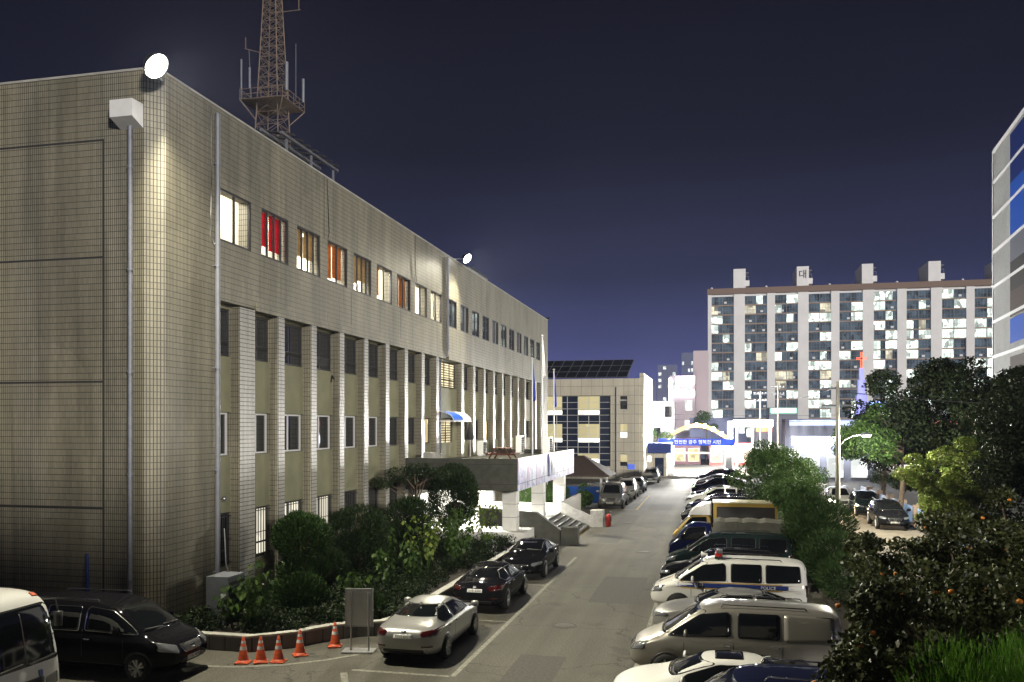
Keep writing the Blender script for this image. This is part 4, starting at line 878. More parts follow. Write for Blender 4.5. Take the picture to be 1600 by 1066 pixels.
# bottom left: black van and white bus
bvn = vehicle('van', 'parked_van', 'shiny black van parked nose out below the station end wall', -15.6, 19.7, 0, 'p_black', None, 'van', plate='77버 0824', trim='chrome')
BUS = dict(st=[(-3.5, .5, 1.3, 2.6, .9, .8), (-3.4, .4, 1.3, 2.78, 1.0, .9), (-1, .38, 1.3, 2.85, 1.02, .92), (2.2, .38, 1.3, 2.85, 1.02, .92), (2.9, .38, 1.28, 2.83, 1.03, .93), (3.25, .38, 1.24, 2.70, 1.03, .93), (3.42, .40, 1.18, 2.35, 1.02, .94), (3.54, .42, 1.10, 1.60, 1.0, .95), (3.62, .5, .95, 1.10, .94, .88)])
me, bb = loft_body(BUS['st'])
bus = thing('minibus', 'white minibus with big dark windscreen at the bottom left corner', 'bus', (-17.75, 15.4, 0), 0)
link('body', me, M['p_white'], bus)
b = MB(); patch(b, bb, [(-.84, 2.52), (.84, 2.52), (.95, 1.28), (-.95, 1.28)], 'F', rad=.16, rings=7); ws = b.obj('windscreen', M['carglass'], bus)
b = MB(); patch(b, bb, [(-.9, 1.3), (-.1, 1.36), (-.1, 1.38), (-.9, 1.33)], 'F', rad=.005, off=.03); patch(b, bb, [(.05, 1.3), (.85, 1.36), (.85, 1.39), (.05, 1.33)], 'F', rad=.005, off=.03)
patch(b, bb, [(.0, 1.3), (.03, 1.3), (.03, 2.4), (.0, 2.4)], 'F', rad=.005, off=.012); b.obj('wiper', M['black'], ws)
for v in 'LR':
    for k in range(5):
        b = MB(); x0 = 2.45 - 1.15 * k; patch(b, bb, [(x0, 2.3), (x0 - 1.05, 2.3), (x0 - 1.05, 1.4), (x0, 1.4)], v, rad=.08); b.obj('window', M['carglass'], bus)
for f in (lambda p: p, mirrored):
    b = MB(); patch(b, bb, f([(.5, .95), (.86, 1.0), (.86, .74), (.5, .74)]), 'F', rad=.05); b.obj('headlight', M['headlamp'], bus)
    b = MB(); patch(b, bb, f([(.60, 2.66), (.76, 2.64), (.76, 2.70), (.60, 2.72)]), 'F', rad=.02, off=.02); b.obj('marker_lamp', M['orange'], bus)
b = MB(); patch(b, bb, [(-.45, 1.0), (.45, 1.0), (.42, .75), (-.42, .75)], 'F', rad=.05); b.obj('grille', M['groove'], bus)
b = MB(); patch(b, bb, [(.3, 1.14), (.42, 1.14), (.42, 1.02), (.36, .98), (.3, 1.02)], 'F', rad=.02, off=.012); b.obj('badge', M['blue_dark'], bus)
b = MB(); patch(b, bb, [(-3.3, .95), (3.3, .95), (3.3, 1.08), (-3.3, 1.08)], 'L', rad=.01, off=.005); b.obj('side_stripe', M['blue'], bus)
for s in (1, -1):
    b = MB(); b.tube([(2.9, s * .95, 2.5), (3.3, s * 1.15, 2.5), (3.35, s * 1.18, 2.2)], .02, 6); b.lathe([(0, -.18), (.09, -.16), (.1, .16), (0, .18)], 12, (3.35, s * 1.18, 2.05)); b.obj('mirror', M['black'], bus)
t_, r_, d_ = wheel_meshes(.4)
for wx_ in (2.3, -2):
    for s in (1, -1):
        b = MB(); arc = [(wx_ + .48 * math.cos(a), .4 + .48 * math.sin(a)) for a in [R(180) * k / 12 for k in range(13)]] + [(wx_ - .48, .39), (wx_ + .48, .39)]
        patch(b, bb, arc, 'L' if s > 0 else 'R', off=.003, rad=.005); b.obj('wheel_arch', M['black'], bus)
        w = link('wheel', t_, M['tyre'], bus, (wx_, s * .93, .4)); w.rotation_euler = (0, 0, 0 if s > 0 else R(180)); link('rim', r_, M['rim'], w)
# ---------------------------------------------------------------- annex with curtain wall
M['lit_annex_warm'] = litroom('lit_annex_room', (1, .86, .45), .75, .75, .5)
M['lit_cream'] = litroom('lit_cream_flat', (1, .93, .68), 1.2, .15, .75); M['lit_tower'] = litroom('lit_flat', (.86, 1, .90), 2.6, .14, .9); M['lit_dim'] = litroom('dim_flat', (.45, .62, .75), .22, .1, .8)
ax = thing('annex_building', 'three storey stone clad annex with blue glass curtain wall and rooftop solar array', 'building', (-16, 103, 0))
def aobj(name, mb, m, root=ax):
    o = mb.obj(name, m, root); o.matrix_parent_inverse = Matrix.Translation(root.location).inverted(); return o
M['stone_panel'] = tilemat('stone_panel', (.56, .52, .42), (.52, .48, .39), (.16, .15, .13), 1.28, 1.12, .02, .5, .12, .1)
mb = MB(); mb.box(-25, -11.83, 103, 104, 10.05, 12.1); mb.box(-25, -11.83, 103, 104, 0, 1.55)
mb.box(-11.83, -10.68, 103, 104, 0, 12.1); mb.box(-9.83, -8.4, 103, 104, 0, 12.1)
for z0, z1 in ((0, 1.55), (3.1, 4.95), (6.65, 8.35), (10.0, 12.1)): mb.box(-10.68, -9.83, 103, 104, z0, z1)
mb.box(-25, -8.4, 104, 119, 0, 12.1); mb.box(-8.4, -7.9, 103.4, 119, 0, 12.75); aobj('wall', mb, M['stone_panel'])
mb = MB(); mb.box(-25, -11.85, 103.25, 103.4, 1.55, 10.05); aobj('curtain_glass', mb, M['glass_blue'])
mb = MB(); xs = [-22.9 + 1.296 * k + .07 for k in range(9)]; xs = [-11.86 - 1.31 * k for k in range(10)]
for x in xs: mb.box(x - .03, x + .03, 103.15, 103.25, 1.55, 10.05)
zs_ = [1.55 + .772 * k for k in range(12)]
for z in zs_: mb.box(-24, -11.83, 103.17, 103.25, z - .025, z + .025)
aobj('mullion', mb, M['white_frame'])
def lit(x0, x1, z0, z1, m, root=ax, y=103.2, name='window'):
    f = aobj(name, MB().box(x0, x1, y, y + .05, z0, z1), M[m], root); return f
for z0 in (7.8, 4.45, 1.95):
    for x0, x1 in ((-21.0, -17.75), (-15.75, -13.2)):
        h = 2.2 if z0 > 3 else 1.1
        lit(x0, x1, z0 + .55, z0 + h, 'lit_annex_warm'); lit(x0, x1, z0, z0 + .5, 'lit_white')
for z0, h, k in ((8.4, 1.05, 'glass'), (9.55, .5, 'glass'), (5.0, .7, 'lit_white'), (5.75, .95, 'lit_annex_warm'), (2.1, .9, 'lit_annex_warm'), (1.6, .5, 'glass')):
    w_ = lit(-10.66, -9.85, z0, z0 + h, k); fr = MB()
    for a in (z0, z0 + h): fr.box(-10.68, -9.83, 103.12, 103.2, a - .03, a + .03)
    fr.obj('frame', M['white_frame'], w_)
for z in (2.2, 5.6, 9.0):
    lit(-7.9, -7.86, z, z + 1.1, 'glass', name='side_window', y=107)
mb = MB(); mb.tube([(-11.15, 102.9, .2), (-11.15, 102.9, 10.9)], .06, 8); mb.lathe([(0, .12), (.12, 0), (0, -.1)], 10, (-11.15, 102.9, 11)); aobj('roof_drain', mb, M['pipe'])
sg = aobj('wall_sign', MB().box(-9.75, -8.95, 102.93, 103, 1.25, 1.85), emis('blue_sign', (.15, .25, .9), .5, (.05, .1, .6)))
sl = thing('solar_array', 'black solar panel array tilted on the annex roof', 'solar panels', (-19, 104, 12.1))
mb = MB(); mb.add([(-3.5, .2, .25), (9.0, .2, .25), (9.6, 3.6, 2.6), (-2.9, 3.6, 2.6), (-3.5, .25, .17), (9.0, .25, .17), (9.6, 3.65, 2.5), (-2.9, 3.65, 2.5)], [(0, 1, 2, 3), (7, 6, 5, 4), (0, 4, 5, 1), (1, 5, 6, 2), (2, 6, 7, 3), (3, 7, 4, 0)]); mb.obj('panel', M['glass'], sl)
mb = MB()
for k in range(11): f = k / 10; mb.bar((-3.5 + 12.5 * f, .17, .27), (-2.9 + 12.5 * f, 3.57, 2.62), .03)
for g in (0, .33, .66, 1): mb.bar((-3.5 + .6 * g, .17 + 3.4 * g, .27 + 2.35 * g), (9 + .6 * g, .17 + 3.4 * g, .27 + 2.35 * g), .03)
mb.obj('panel_frame', M['pipe'], sl)
mb = MB()
for x in (-2, 2, 6, 9): mb.bar((x, 3.4, 0), (x, 3.4, 2.4), .08)
mb.obj('leg', M['pipe'], sl)
# pavilion with blue screen
pz = thing('pavilion', 'small pavilion with dark hipped roof and blue screens', 'pavilion', (-10.6, 71, 0))
mb = MB(); a, b2, e = 2.6, 2.4, .0
mb.add([(-a, -a, 2.45), (a, -a, 2.45), (a, a, 2.45), (-a, a, 2.45), (-.25, -.25, 3.95), (.25, -.25, 3.95), (.25, .25, 3.95), (-.25, .25, 3.95), (-a, -a, 2.33), (a, -a, 2.33), (a, a, 2.33), (-a, a, 2.33)], [(0, 1, 5, 4), (1, 2, 6, 5), (2, 3, 7, 6), (3, 0, 4, 7), (4, 5, 6, 7), (0, 8, 9, 1), (1, 9, 10, 2), (2, 10, 11, 3), (3, 11, 8, 0), (11, 10, 9, 8)]); mb.obj('roof', M['roofdark'], pz)
for x in (-1.9, 1.9):
    for y in (-1.9, 1.9): MB().box(x - .08, x + .08, y - .08, y + .08, 0, 2.33).obj('post', M['white'], pz)
for x0, x1, y0, y1 in ((-1.8, 1.8, -1.93, -1.89), (1.89, 1.93, -1.8, 1.8)): MB().box(x0, x1, y0, y1, .2, 1.5).obj('screen', M['blue'], pz)
MB().box(-1.2, 1.2, -.3, .3, .4, .46).obj('bench', M['wood'], pz)

# ---------------------------------------------------------------- gate with banner and lamps
gt = thing('entrance_gate', 'entrance gate with blue lettered banner and bright lamps on white posts', 'gate', (-2.5, 115, 0))
def gobj(name, mb, m): o = mb.obj(name, m, gt); o.matrix_parent_inverse = Matrix.Translation(gt.location).inverted(); return o
M['banner'] = emis('blue_banner', (.03, .10, .75), .55, (.02, .05, .4))
bn = gobj('banner', MB().box(-6.9, 2.9, 114.9, 115.1, 3.85, 4.75), M['banner'])
text('lettering', '안전한 광주 행복한 시민', .60, emis('banner_white', (1, 1, 1), .9), bn, MX((-1.8, 114.88, 4.28), (1, 0, 0), (0, 0, 1)), .01)
for x0, x1 in ((-6.0, -4.9), (1.7, 2.6)):
    c = gobj('post', MB().box(x0, x1, 114.6, 115.6, 0, 3.85), M['white'])
pl = gobj('vertical_sign', MB().box(-5.6, -4.95, 114.48, 114.58, .3, 3.2), emis('lit_sign_white', (.9, .95, 1), 1.3))
for k, ch in enumerate('광주경찰서'): text('lettering', ch, .5, M['blue'], pl, MX((-5.28, 114.46, 2.85 - .55 * k), (1, 0, 0), (0, 0, 1)), .01)
for x in (-5.3, 2.0):
    gobj('gate_lamp', MB().lathe([(0, 0), (.22, .06), (.3, .25), (.22, .44), (0, .5)], 16, (x, 114.3, 3.2)), M['lamp'])
    ld = bpy.data.lights.new('gate_light', 'POINT'); ld.energy = 42000; ld.shadow_soft_size = .3; ld.color = (1, .97, .9)
    lo = bpy.data.objects.new('gate_light', ld); COL.objects.link(lo); lo.location = (x, 116.6, 5.6)
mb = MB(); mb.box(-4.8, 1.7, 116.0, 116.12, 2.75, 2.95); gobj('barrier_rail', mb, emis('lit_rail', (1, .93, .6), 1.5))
# guard hut and glazed shelter left of the gate
gh = thing('guard_hut', 'guard hut with dark blue fascia left of the gate', 'hut', (-7.2, 111, 0))
MB().box(-1.4, 1.6, -1, 3, 0, 3.0).obj('wall', M['stone_panel'], gh); MB().box(-1.7, 2.2, -1.4, 3.3, 3.0, 4.25).obj('fascia', M['blue_dark'], gh)
MB().box(-1.0, -.3, -1.05, -1, 1.9, 2.6).obj('lit_sign', emis('hut_lamp', (1, 1, 1), 2.5), gh); MB().box(.2, 1.3, -1.06, -1, .1, 2.4).obj('door', M['glass_blue'], gh)
ar = thing('arch_sign', 'yellow arched sign studded with bright bulbs beyond the gate', 'sign', (-2, 138, 0))
vs = []; n = 24
for i in range(n + 1):
    t = i / n; x = -5.4 + 10.2 * t; z = 3.9 + 2.3 * math.sin(math.pi * t); vs += [(x, 0, z), (x, 0, z + .62), (x, .3, z), (x, .3, z + .62)]
fs = []
for i in range(n): a = 4 * i; fs += [(a, a + 4, a + 5, a + 1), (a + 2, a + 3, a + 7, a + 6), (a + 1, a + 5, a + 7, a + 3), (a, a + 2, a + 6, a + 4)]
MB().add(vs, fs + [(0, 1, 3, 2), (4 * n, 4 * n + 2, 4 * n + 3, 4 * n + 1)]).obj('arch', mat('arch_yellow', (.45, .20, .015), .5), ar)
for t in (.5, .62, .75, .87): MB().lathe([(0, -.32), (.24, -.2), (.32, 0), (.24, .2), (0, .32)], 12, (-5.4 + 10.2 * t, -.35, 4.3 + 2.3 * math.sin(math.pi * t))).obj('bulb', M['lamp'], ar)
for x in (-5.2, 4.6): MB().tube([(x, .15, 0), (x, .15, 4.1)], .14, 8).obj('post', M['pipe'], ar)
# fuel station
fs_ = thing('fuel_station_canopy', 'fuel station canopy glowing white on slim columns beside the gate', 'canopy', (6, 138, 0))
MB().box(-2.6, 3.2, 0, 6, 6.3, 7.4).obj('canopy', emis('canopy_glow', (1, 1, .86), 7), fs_)
for x in (-2.2, .2, 2.8): MB().box(x - .2, x + .2, .4, .8, 0, 6.3).obj('column', M['white'], fs_)
MB().box(-3.6, -2.8, -.3, .1, 0, 7.2).obj('price_sign', emis('totem', (.9, .95, 1), 5), fs_)
ld = bpy.data.lights.new('canopy_light', 'AREA'); ld.energy = 9000; ld.size = 5; lo = bpy.data.objects.new('canopy_light', ld); COL.objects.link(lo); lo.location = (6.3, 141, 6.2)
# shopfronts across the outer road
def shop(x0, x1, y, h, wall, label, sign=None, win='lit_warm', name='shop', nwin=3, d=8):
    t = thing(name, label, 'shop', ((x0 + x1) / 2, y, 0)); w = (x1 - x0) / 2
    MB().box(-w, w, 0, d, 0, h).obj('wall', wall, t)
    if sign: MB().box(-w * .9, w * .9, -.15, 0, h - 1.1, h - .2).obj('sign', sign, t)
    for k in range(nwin):
        a = -w + 2 * w * (k + .12) / nwin; b = -w + 2 * w * (k + .88) / nwin
        f = MB(); f.box(a - .06, b + .06, -.08, 0, .5, 2.7); fo = f.obj('window', M['white_frame'], t); MB().box(a, b, -.1, -.08, .56, 2.64).obj('pane', M[win], fo)
    return t
M['lit_tower_b'] = litroom('shop_room', (1, .8, .6), 2.2, .3, .9)
M['brick'] = mat('red_shop_wall', (.38, .06, .05), .7, var=.15)
shop(-8.6, -1.8, 146, 4.4, mat('dark_shop', (.09, .03, .04), .6), 'dark red restaurant front with faint sign left of the road end', emis('sign_red', (.55, .05, .08), .5), 'lit_warm')
shop(-.4, 6.4, 144, 3.6, M['brick'], 'red shop with warm lit windows and white sign seen through the gate', emis('sign_white', (1, .95, .9), 3), 'lit_tower_b')
shop(-13.5, -9.2, 126, 5.5, M['brick'], 'small orange red framed shop left behind the guard hut', None, 'lit_white', nwin=1, d=4)
shop(12, 24, 150, 7.6, mat('pale_shop', (.13, .14, .19), .7), 'low blue grey building right of the fuel station', emis('sign_bluish', (.5, .6, 1), .5), 'lit_cool', nwin=5)
shop(24.5, 30, 140, 8.5, M['white'], 'small white house below the apartment block', None, 'glass', nwin=2)
for i, (x0, x1, y, hh, col, sg_, lb) in enumerate((
    (7.5, 10.5, 158, 6.5, (.2, .2, .24), (.95, .25, .1), 'narrow grey shop with glowing orange sign board behind the fuel station'),
    (27, 33, 165, 11, (.3, .3, .36), (.3, .5, 1), 'pale three storey shop house with blue sign right of the low blue grey building'),
    (-20, -14, 160, 8, (.25, .22, .22), (1, .8, .3), 'brown shop with yellow sign behind the annex'),
    (10.8, 16, 172, 10, (.24, .25, .32), (.4, 1, .6), 'taller grey shop with small green sign above the low blue grey roof'),
    (33.5, 41, 150, 7.5, (.3, .3, .34), (1, .3, .3), 'wide pale shop with red sign half hidden behind the big trees'))):
    shop(x0, x1, y, hh, mat('shop_wall', col, .8), lb, emis('shop_sign', sg_, 2.2), 'lit_cool', nwin=4)
# white store at the end of the alley, brightly lit
ws_ = thing('lit_store', 'dazzling white lit store at the far end of the alley', 'shop', (14, 104, 0))
MB().box(-4, 4, 0, 8, 0, 4.2).obj('wall', M['bluegrey_'] if 'bluegrey_' in M else M.setdefault('bluegrey_', mat('store_wall', (.22, .22, .26), .7)), ws_)
for k in range(3):
    f = MB(); a = -3.7 + 2.6 * k; f.box(a - .06, a + 1.76, -.1, 0, .5, 2.9); fo = f.obj('window', M['white_frame'], ws_); MB().box(a, a + 1.7, -.13, -.1, .56, 2.8).obj('pane', M['lit_cool'], fo); MB().box(-5, 5, -1.6, .0, 4.2, 5.2).obj('lit_canopy', emis('store_glow', (.92, .95, 1), 4), ws_)
for x in (-4.6, 4.6): MB().box(x - .12, x + .12, -1.5, -1.26, 0, 4.2).obj('column', M['white'], ws_)
ld = bpy.data.lights.new('store_light', 'AREA'); ld.energy = 1500; ld.size = 4; lo = bpy.data.objects.new('store_light', ld); COL.objects.link(lo); lo.location = (13, 101, 4.1); ld.energy = 350

# ---------------------------------------------------------------- apartment block
AY = 259.0
ap = thing('apartment_block', 'long white fifteen storey apartment block with many lit balconies', 'building', (38, AY, 0))
def bobj(name, mb, m, root=ap): o = mb.obj(name, m, root); o.matrix_parent_inverse = Matrix.Translation(root.location).inverted(); return o
bays_ = [(-.03, 6.31), (9.42, 15.65), (17.84, 24.15), (27.1, 33.19), (35.43, 41.64), (44.56, 50.72), (53.16, 59.44), (62.26, 68.43), (70.53, 76.8), (79.8, 86)]
FZ = [42.0 - 2.76 * k for k in range(15)]           # sill heights
M['apt_white'] = mat('apartment_white', (.78, .77, .78), .8, var=.05, scale=.3); M['apt_brown'] = mat('apartment_parapet', (.22, .16, .13), .8)
M['apt_glow_glass'] = litroom('apartment_glow_glass', (.33, .48, .62), .27, .2, .9); M['apt_shadow'] = mat('apartment_recess', (.10, .105, .12), .7); M['apt_grey'] = mat('balcony_front', (.20, .21, .24), .7)  # apartment glass: faint blue glow put into the unlit panes
mb = MB(); prev = -1.1
for a, b in bays_: mb.box(prev, a, AY, AY + 2, 0, 45.0); prev = b
mb.box(prev, 90, AY, AY + 2, 0, 45.0); mb.box(-1.1, 90, AY + 2, AY + 13, 0, 45.0); bobj('wall', mb, M['apt_white'])
mb = MB(); mb.prism([(AY - .35, 45.0), (AY + 13, 45.0), (AY + 12.4, 46.8), (AY + .4, 46.8)], -1.3, 90, 'X'); bobj('parapet', mb, M['apt_brown'])
mb = MB()
for a, b in bays_:
    for z in FZ: mb.box(a, b, AY + .35, AY + 1.98, z - .42, z - .12)
    mb.box(a, b, AY + .35, AY + 1.98, FZ[0] + 2.34, 45.0)
bobj('floor_slab', mb, M['apt_white'])
M['slab_orange'] = mat('slab_edge', (.33, .22, .15), .8)
mb = MB()
for a, b in bays_:
    for z in FZ: mb.box(a, b, AY + .25, AY + .35, z - .42, z - .16)
bobj('slab_edge', mb, M['slab_orange'])
rr = random.Random(12); mods = [M['lit_tower'], M['lit_tower'], M['lit_dim'], M['glass_blue'], M['glass_blue'], M['glass_blue'], M['glass_blue'], M['lit_tower']]
gmb = MB(); lits = []; nac = 0
for i, (a, b) in enumerate(bays_):
    c = (a + b) / 2
    for z in FZ:
        for x0, x1 in ((a, c - .08), (c + .08, b)):
            gmb.box(x0, x1, AY + .30, AY + .34, z + .98, z + 1.03); gmb.box(x0, x1, AY + .30, AY + .34, z + .02, z + .07)
            for k in range(1, 4): xx = x0 + (x1 - x0) * k / 4; gmb.box(xx - .025, xx + .025, AY + .30, AY + .34, z, z + 2.2)
            if rr.random() < (.58 if z > 12 else .42): lits.append((x0, x1, z))
            if rr.random() < .30 and nac < 95: xx = rr.uniform(x0 + .3, x1 - .9); nac += 1; bobj('condenser', MB().box(xx, xx + .75, AY - .05, AY + .3, z + .25, z + .8), M['apt_white'])
        gmb.box(c - .08, c + .08, AY + .2, AY + 1.9, z - .12, z + 2.33)
for a, b in bays_: bobj('glow_glazing', MB().box(a, b, AY + .6, AY + .7, 0, 45.0), M['apt_glow_glass'])
bobj('balcony_rail', gmb, M['apt_grey'])
for x0, x1, z in lits[:96]:
    f = rr.random(); m = M['lit_tower'] if f < .66 else (M['lit_dim'] if f < .88 else M['lit_cream'])
    if rr.random() < .35: x1 = x0 + (x1 - x0) * .6
    bobj('window', MB().box(x0, x1, AY + .5, AY + .56, z - .05, z + 2.3), m)
if lits[96:]:
    mb = MB()
    for x0, x1, z in lits[96:]: mb.box(x0, x1, AY + .5, AY + .56, z - .05, z + 2.3)
    o = bobj('window', mb, M['lit_tower']); o['kind'] = 'stuff'
for (a, b), lt in zip(((6.2, 9.65), (23.9, 27.2), (41.5, 44.5), (58.9, 62.1), (76.6, 80)), (0, 1, 0, 0, 0)):
    mb = MB(); mb.box(a, b, AY + .6, AY + 12.5, 46.8, 52.4); mb.prism([(AY + 1, 49), (AY + 6, 49), (AY + 5, 47.4), (AY + 1, 47.4)], b, b + 1.1, 'X') if False else mb.box(b, b + 1.1, AY + 1, AY + 6, 47.4, 49)
    rb = bobj('lift_tower', mb, M['apt_white'])
    mb = MB(); mb.box(b, b + .9, AY + 1, AY + 5, 51.2, 51.4); mb.box(b + .8, b + .9, AY + 1, AY + 1.1, 49, 50.2); mb.box(b, b + .9, AY + 1, AY + 1.1, 50.1, 50.2); mb.obj('roof_ladder', M['apt_grey'], rb)
    if lt: text('lettering', '대', 2.6, M['black'], rb, MX(((a + b) / 2, AY + .55, 50.0), (1, 0, 0), (0, 0, 1)), .04)
for x in (0, 15.5, 33, 51, 68, 84): bobj('roof_vent', MB().lathe([(0, 0), (.35, .1), (.35, .5), (0, .7)], 8, (x, AY + 2, 46.8)), M['apt_white'])
# church steeple with neon cross
ch = thing('church_steeple', 'church steeple with blue lamplight in its colour, topped with a glowing red neon cross', 'steeple', (23.9, 150, 0))
mb = MB(); mb.box(-1.0, 1.0, -1.0, 1.0, 0, 8.5); mb.box(-.78, .78, -.78, .78, 8.5, 11.5); mb.box(-.55, .55, -.55, .55, 11.5, 14); mb.box(-.34, .34, -.34, .34, 14, 15.9); mb.obj('tower', mat('steeple_blue_lit', (.32, .34, .92), .5), ch)  # blue lamplight on the tower is put into its base colour
mb = MB(); mb.tube([(-.12, -.1, 15.9), (-.12, -.1, 17.35), (-.75, -.1, 17.35), (-.75, -.1, 17.6), (-.12, -.1, 17.6), (-.12, -.1, 18.5), (.12, -.1, 18.5), (.12, -.1, 17.6), (.75, -.1, 17.6), (.75, -.1, 17.35), (.12, -.1, 17.35), (.12, -.1, 15.9)], .07, 6); mb.obj('neon_cross', emis('neon_red', (1, .10, .04), 3), ch)
# right edge: ribbed white building with blue panels
rb = thing('ribbed_building', 'tall pale ribbed building with blue and grey panels at the right edge', 'building', (28.6, 98, 0), R(-5))
M['ribbed'] = mat('pale_metal_cladding', (.74, .75, .73), .55, .1, var=.06)
MB().box(0, 16, -13, 0, 0, 34.6).obj('wall', M['ribbed'], rb)
mb = MB()
for k in range(26): mb.box(-.18, 0, -.25 - .5 * k - .1, -.25 - .5 * k + .06, 0, 34.6)
mb.obj('ribs', M['ribbed'], rb)
mb = MB()
for z in (6.2, 9.8, 13.4, 17.0, 20.6, 24.2, 27.8, 31.4): mb.box(-.24, -.0, -13, 0, z, z + .3)
mb.box(-.26, .5, -.3, .05, 0, 34.9); mb.box(-.26, 16, -13, -.3, 34.6, 34.95); mb.box(.5, 16, -.05, .05, 34.3, 34.95); mb.obj('band', mat('cladding_band', (.85, .85, .85), .5), rb)
for y0, y1, z0, z1, c in ((-12.9, -6.2, 29.5, 34.2, 'blue_dark'), (-12.9, -6.2, 24.6, 29.5, 'blue'), (-12.9, -6.2, 22.0, 24.2, 'pipe'), (-12.9, -6.2, 19.2, 22, 'groove'), (-12.9, -6.2, 16.8, 19.2, 'roofdark'), (-12.9, -6.2, 14.3, 16.6, 'blue'), (-12.9, -6.2, 11, 13.0, 'roofdark')):
    mb = MB()
    mb.box(-.215, -.01, y0, y1 - 1.3, z0, z1); mb.obj('facade_panel', M[c], rb)
# buildings behind the gate
def tower(name, label, x0, x1, y, h, d, wall, wins, wm='lit_cool', cat='building'):
    t = thing(name, label, cat, ((x0 + x1) / 2, y, 0)); w = (x1 - x0) / 2
    MB().box(-w, w, 0, d, 0, h).obj('wall', wall, t)
    nx, nz, p = wins
    for i in range(nx):
        for j in range(nz):
            if rr.random() > p: continue
            a = -w + 2 * w * (i + .2) / nx; z = h * (j + .25) / nz
            MB().box(a, a + 2 * w * .6 / nx, -.06, -.005, z, z + h * .5 / nz).obj('window', M[wm], t)
    return t
M['pinkish'] = mat('pink_grey_wall', (.50, .42, .46), .8); M['bluegrey'] = mat('blue_grey_wall', (.16, .18, .30), .8); M['offwhite'] = mat('offwhite_wall', (.6, .6, .62), .8)
tower('tower_block', 'narrow pale stair tower at the left end of the apartment block', -4.2, -.8, 205, 24, 10, M['pinkish'], (1, 1, 0))
t = tower('sign_building', 'commercial building with glowing white sign boards behind the gate', -9.0, -3.6, 192, 17.5, 12, M['pinkish'], (2, 4, .6))
for z0, z1, x0, x1 in ((15.6, 17.3, -1.4, 2.7), (12.9, 14.1, -2.0, 2.7)): MB().box(x0, x1, -.5, -.1, z0, z1).obj('lit_sign', emis('sign_glow', (.95, .95, 1), 5), t)
MB().box(-2.9, -2.3, -.5, -.1, 6, 17).obj('vertical_sign', emis('sign_glow_blue', (.75, .8, 1), 3.5), t)
tower('white_house', 'white rounded house between the annex and the gate', -11.5, -6.0, 143, 10.5, 8, M['offwhite'], (3, 3, .6), 'glass')
t = tower('block_house', 'low grey house with dark windows behind the arch sign', -4.2, 6.5, 170, 8.0, 8, M['bluegrey'], (6, 2, .5), 'lit_cool')
for i, (px_, w, y, h) in enumerate(((-21, 9, 420, 36), (-14, 7, 520, 50), (-32, 8, 600, 46), (-45, 10, 640, 40), (-7, 8, 450, 30))):
    tower('distant_tower', ('squat', 'broad', 'slim', 'wide', 'small')[i] + ' distant bluish tower with few lit windows, number %s from the annex' % ('two', 'three', 'four', 'five', 'one')[i] if False else ('hazy squat tower far behind the white house', 'hazy tallest tower in the distance behind the sign building', 'hazy slim far tower beside the annex roof', 'hazy wide far tower hidden by the annex', 'hazy small tower right by the sign building')[i], px_ - w / 2, px_ + w / 2, y, h, 10, M['bluegrey'], (4, 12, .35), 'lit_cool')
vb = thing('shading_building', 'plain unseen building added behind the view to shade the lower walls and cars', 'building', (-16, -9, 0))  # unseen block added behind the camera to shade the low parts of the scene
MB().box(-30, 36, -5, 5.2, 0, 9.6).obj('wall', M['concrete'], vb)
mb = MB(); mb.box(-30.2, 36.2, -5.2, 5.4, 9.6, 9.8); mb.obj('coping', M['granite'], vb)
for k in range(12):
    for z in (1.2, 4.8): w_ = MB().box(-28 + 4.4 * k, -26 + 4.4 * k, 5.2, 5.24, z, z + 1.5).obj('window', M['glass'], vb)
# ---------------------------------------------------------------- utility poles, wires, street lamp
def pole(x, y, h, label, lamp=False):
    t = thing('utility_pole', label, 'utility pole', (x, y, 0), 0, 'utility poles')
    MB().tube([(0, 0, 0), (0, 0, h)], .16, 10, r1=.10).obj('shaft', M['concrete'], t)
    for z in (h - .4, h - 1.4): MB().box(-.9, .9, -.05, .05, z - .05, z + .05).obj('crossarm', M['pipe'], t)
    for z in (h - .35, h - 1.35):
        for x_ in (-.8, -.3, .3, .8): MB().lathe([(0, 0), (.06, .02), (.06, .16), (0, .2)], 8, (x_, 0, z)).obj('insulator', M['white'], t)
    return t
P1 = pole(7.15, 53, 9.0, 'slim utility pole rising from the hedge beside the alley')
pole(9.5, 132, 12.5, 'far utility pole with crossarms in front of the apartment block'); pole(6.9, 130, 11.5, 'second far utility pole just left of its taller neighbour')
for i, (a, b) in enumerate((((-10, 133, 8.4), (40, 131, 9.2)), ((-10, 133, 7.6), (40, 131, 8.3)), ((7.1, 53, 8.7), (9.3, 132, 11.6)), ((7.3, 53, 8.4), (40, 56, 8)))):
    a, b = Vector(a), Vector(b); pts = [a.lerp(b, k / 16) - Vector((0, 0, 1.4 * (1 - (2 * k / 16 - 1) ** 2) * .6)) for k in range(17)]
    tag(MB().tube(pts, .022, 5).obj('overhead_wire', M['black']), ('upper wire crossing in front of the apartment block', 'lower wire crossing in front of the apartment block', 'wire running from the alley pole to the far poles', 'wire leading from the alley pole into the big trees')[i], 'wire')
sl_ = thing('street_lamp', 'lit street lamp on a curved arm above the alley among the trees', 'street lamp', (7.45, 53.3, 0))
MB().tube([(-.2, -.2, 5.2), (.1, -.1, 5.6), (.6, 0, 5.85), (1.1, .05, 5.9)], .035, 8).obj('arm', M['pipe'], sl_)
MB().lathe([(.02, -.2), (.1, -.15), (.13, .1), (.05, .35)], 10, (1.25, .05, 5.93), 'X').obj('lamp_head', M['pipe'], sl_)
MB().box(1.12, 1.5, -.08, .18, 5.78, 5.83).obj('lens', M['lamp'], sl_)
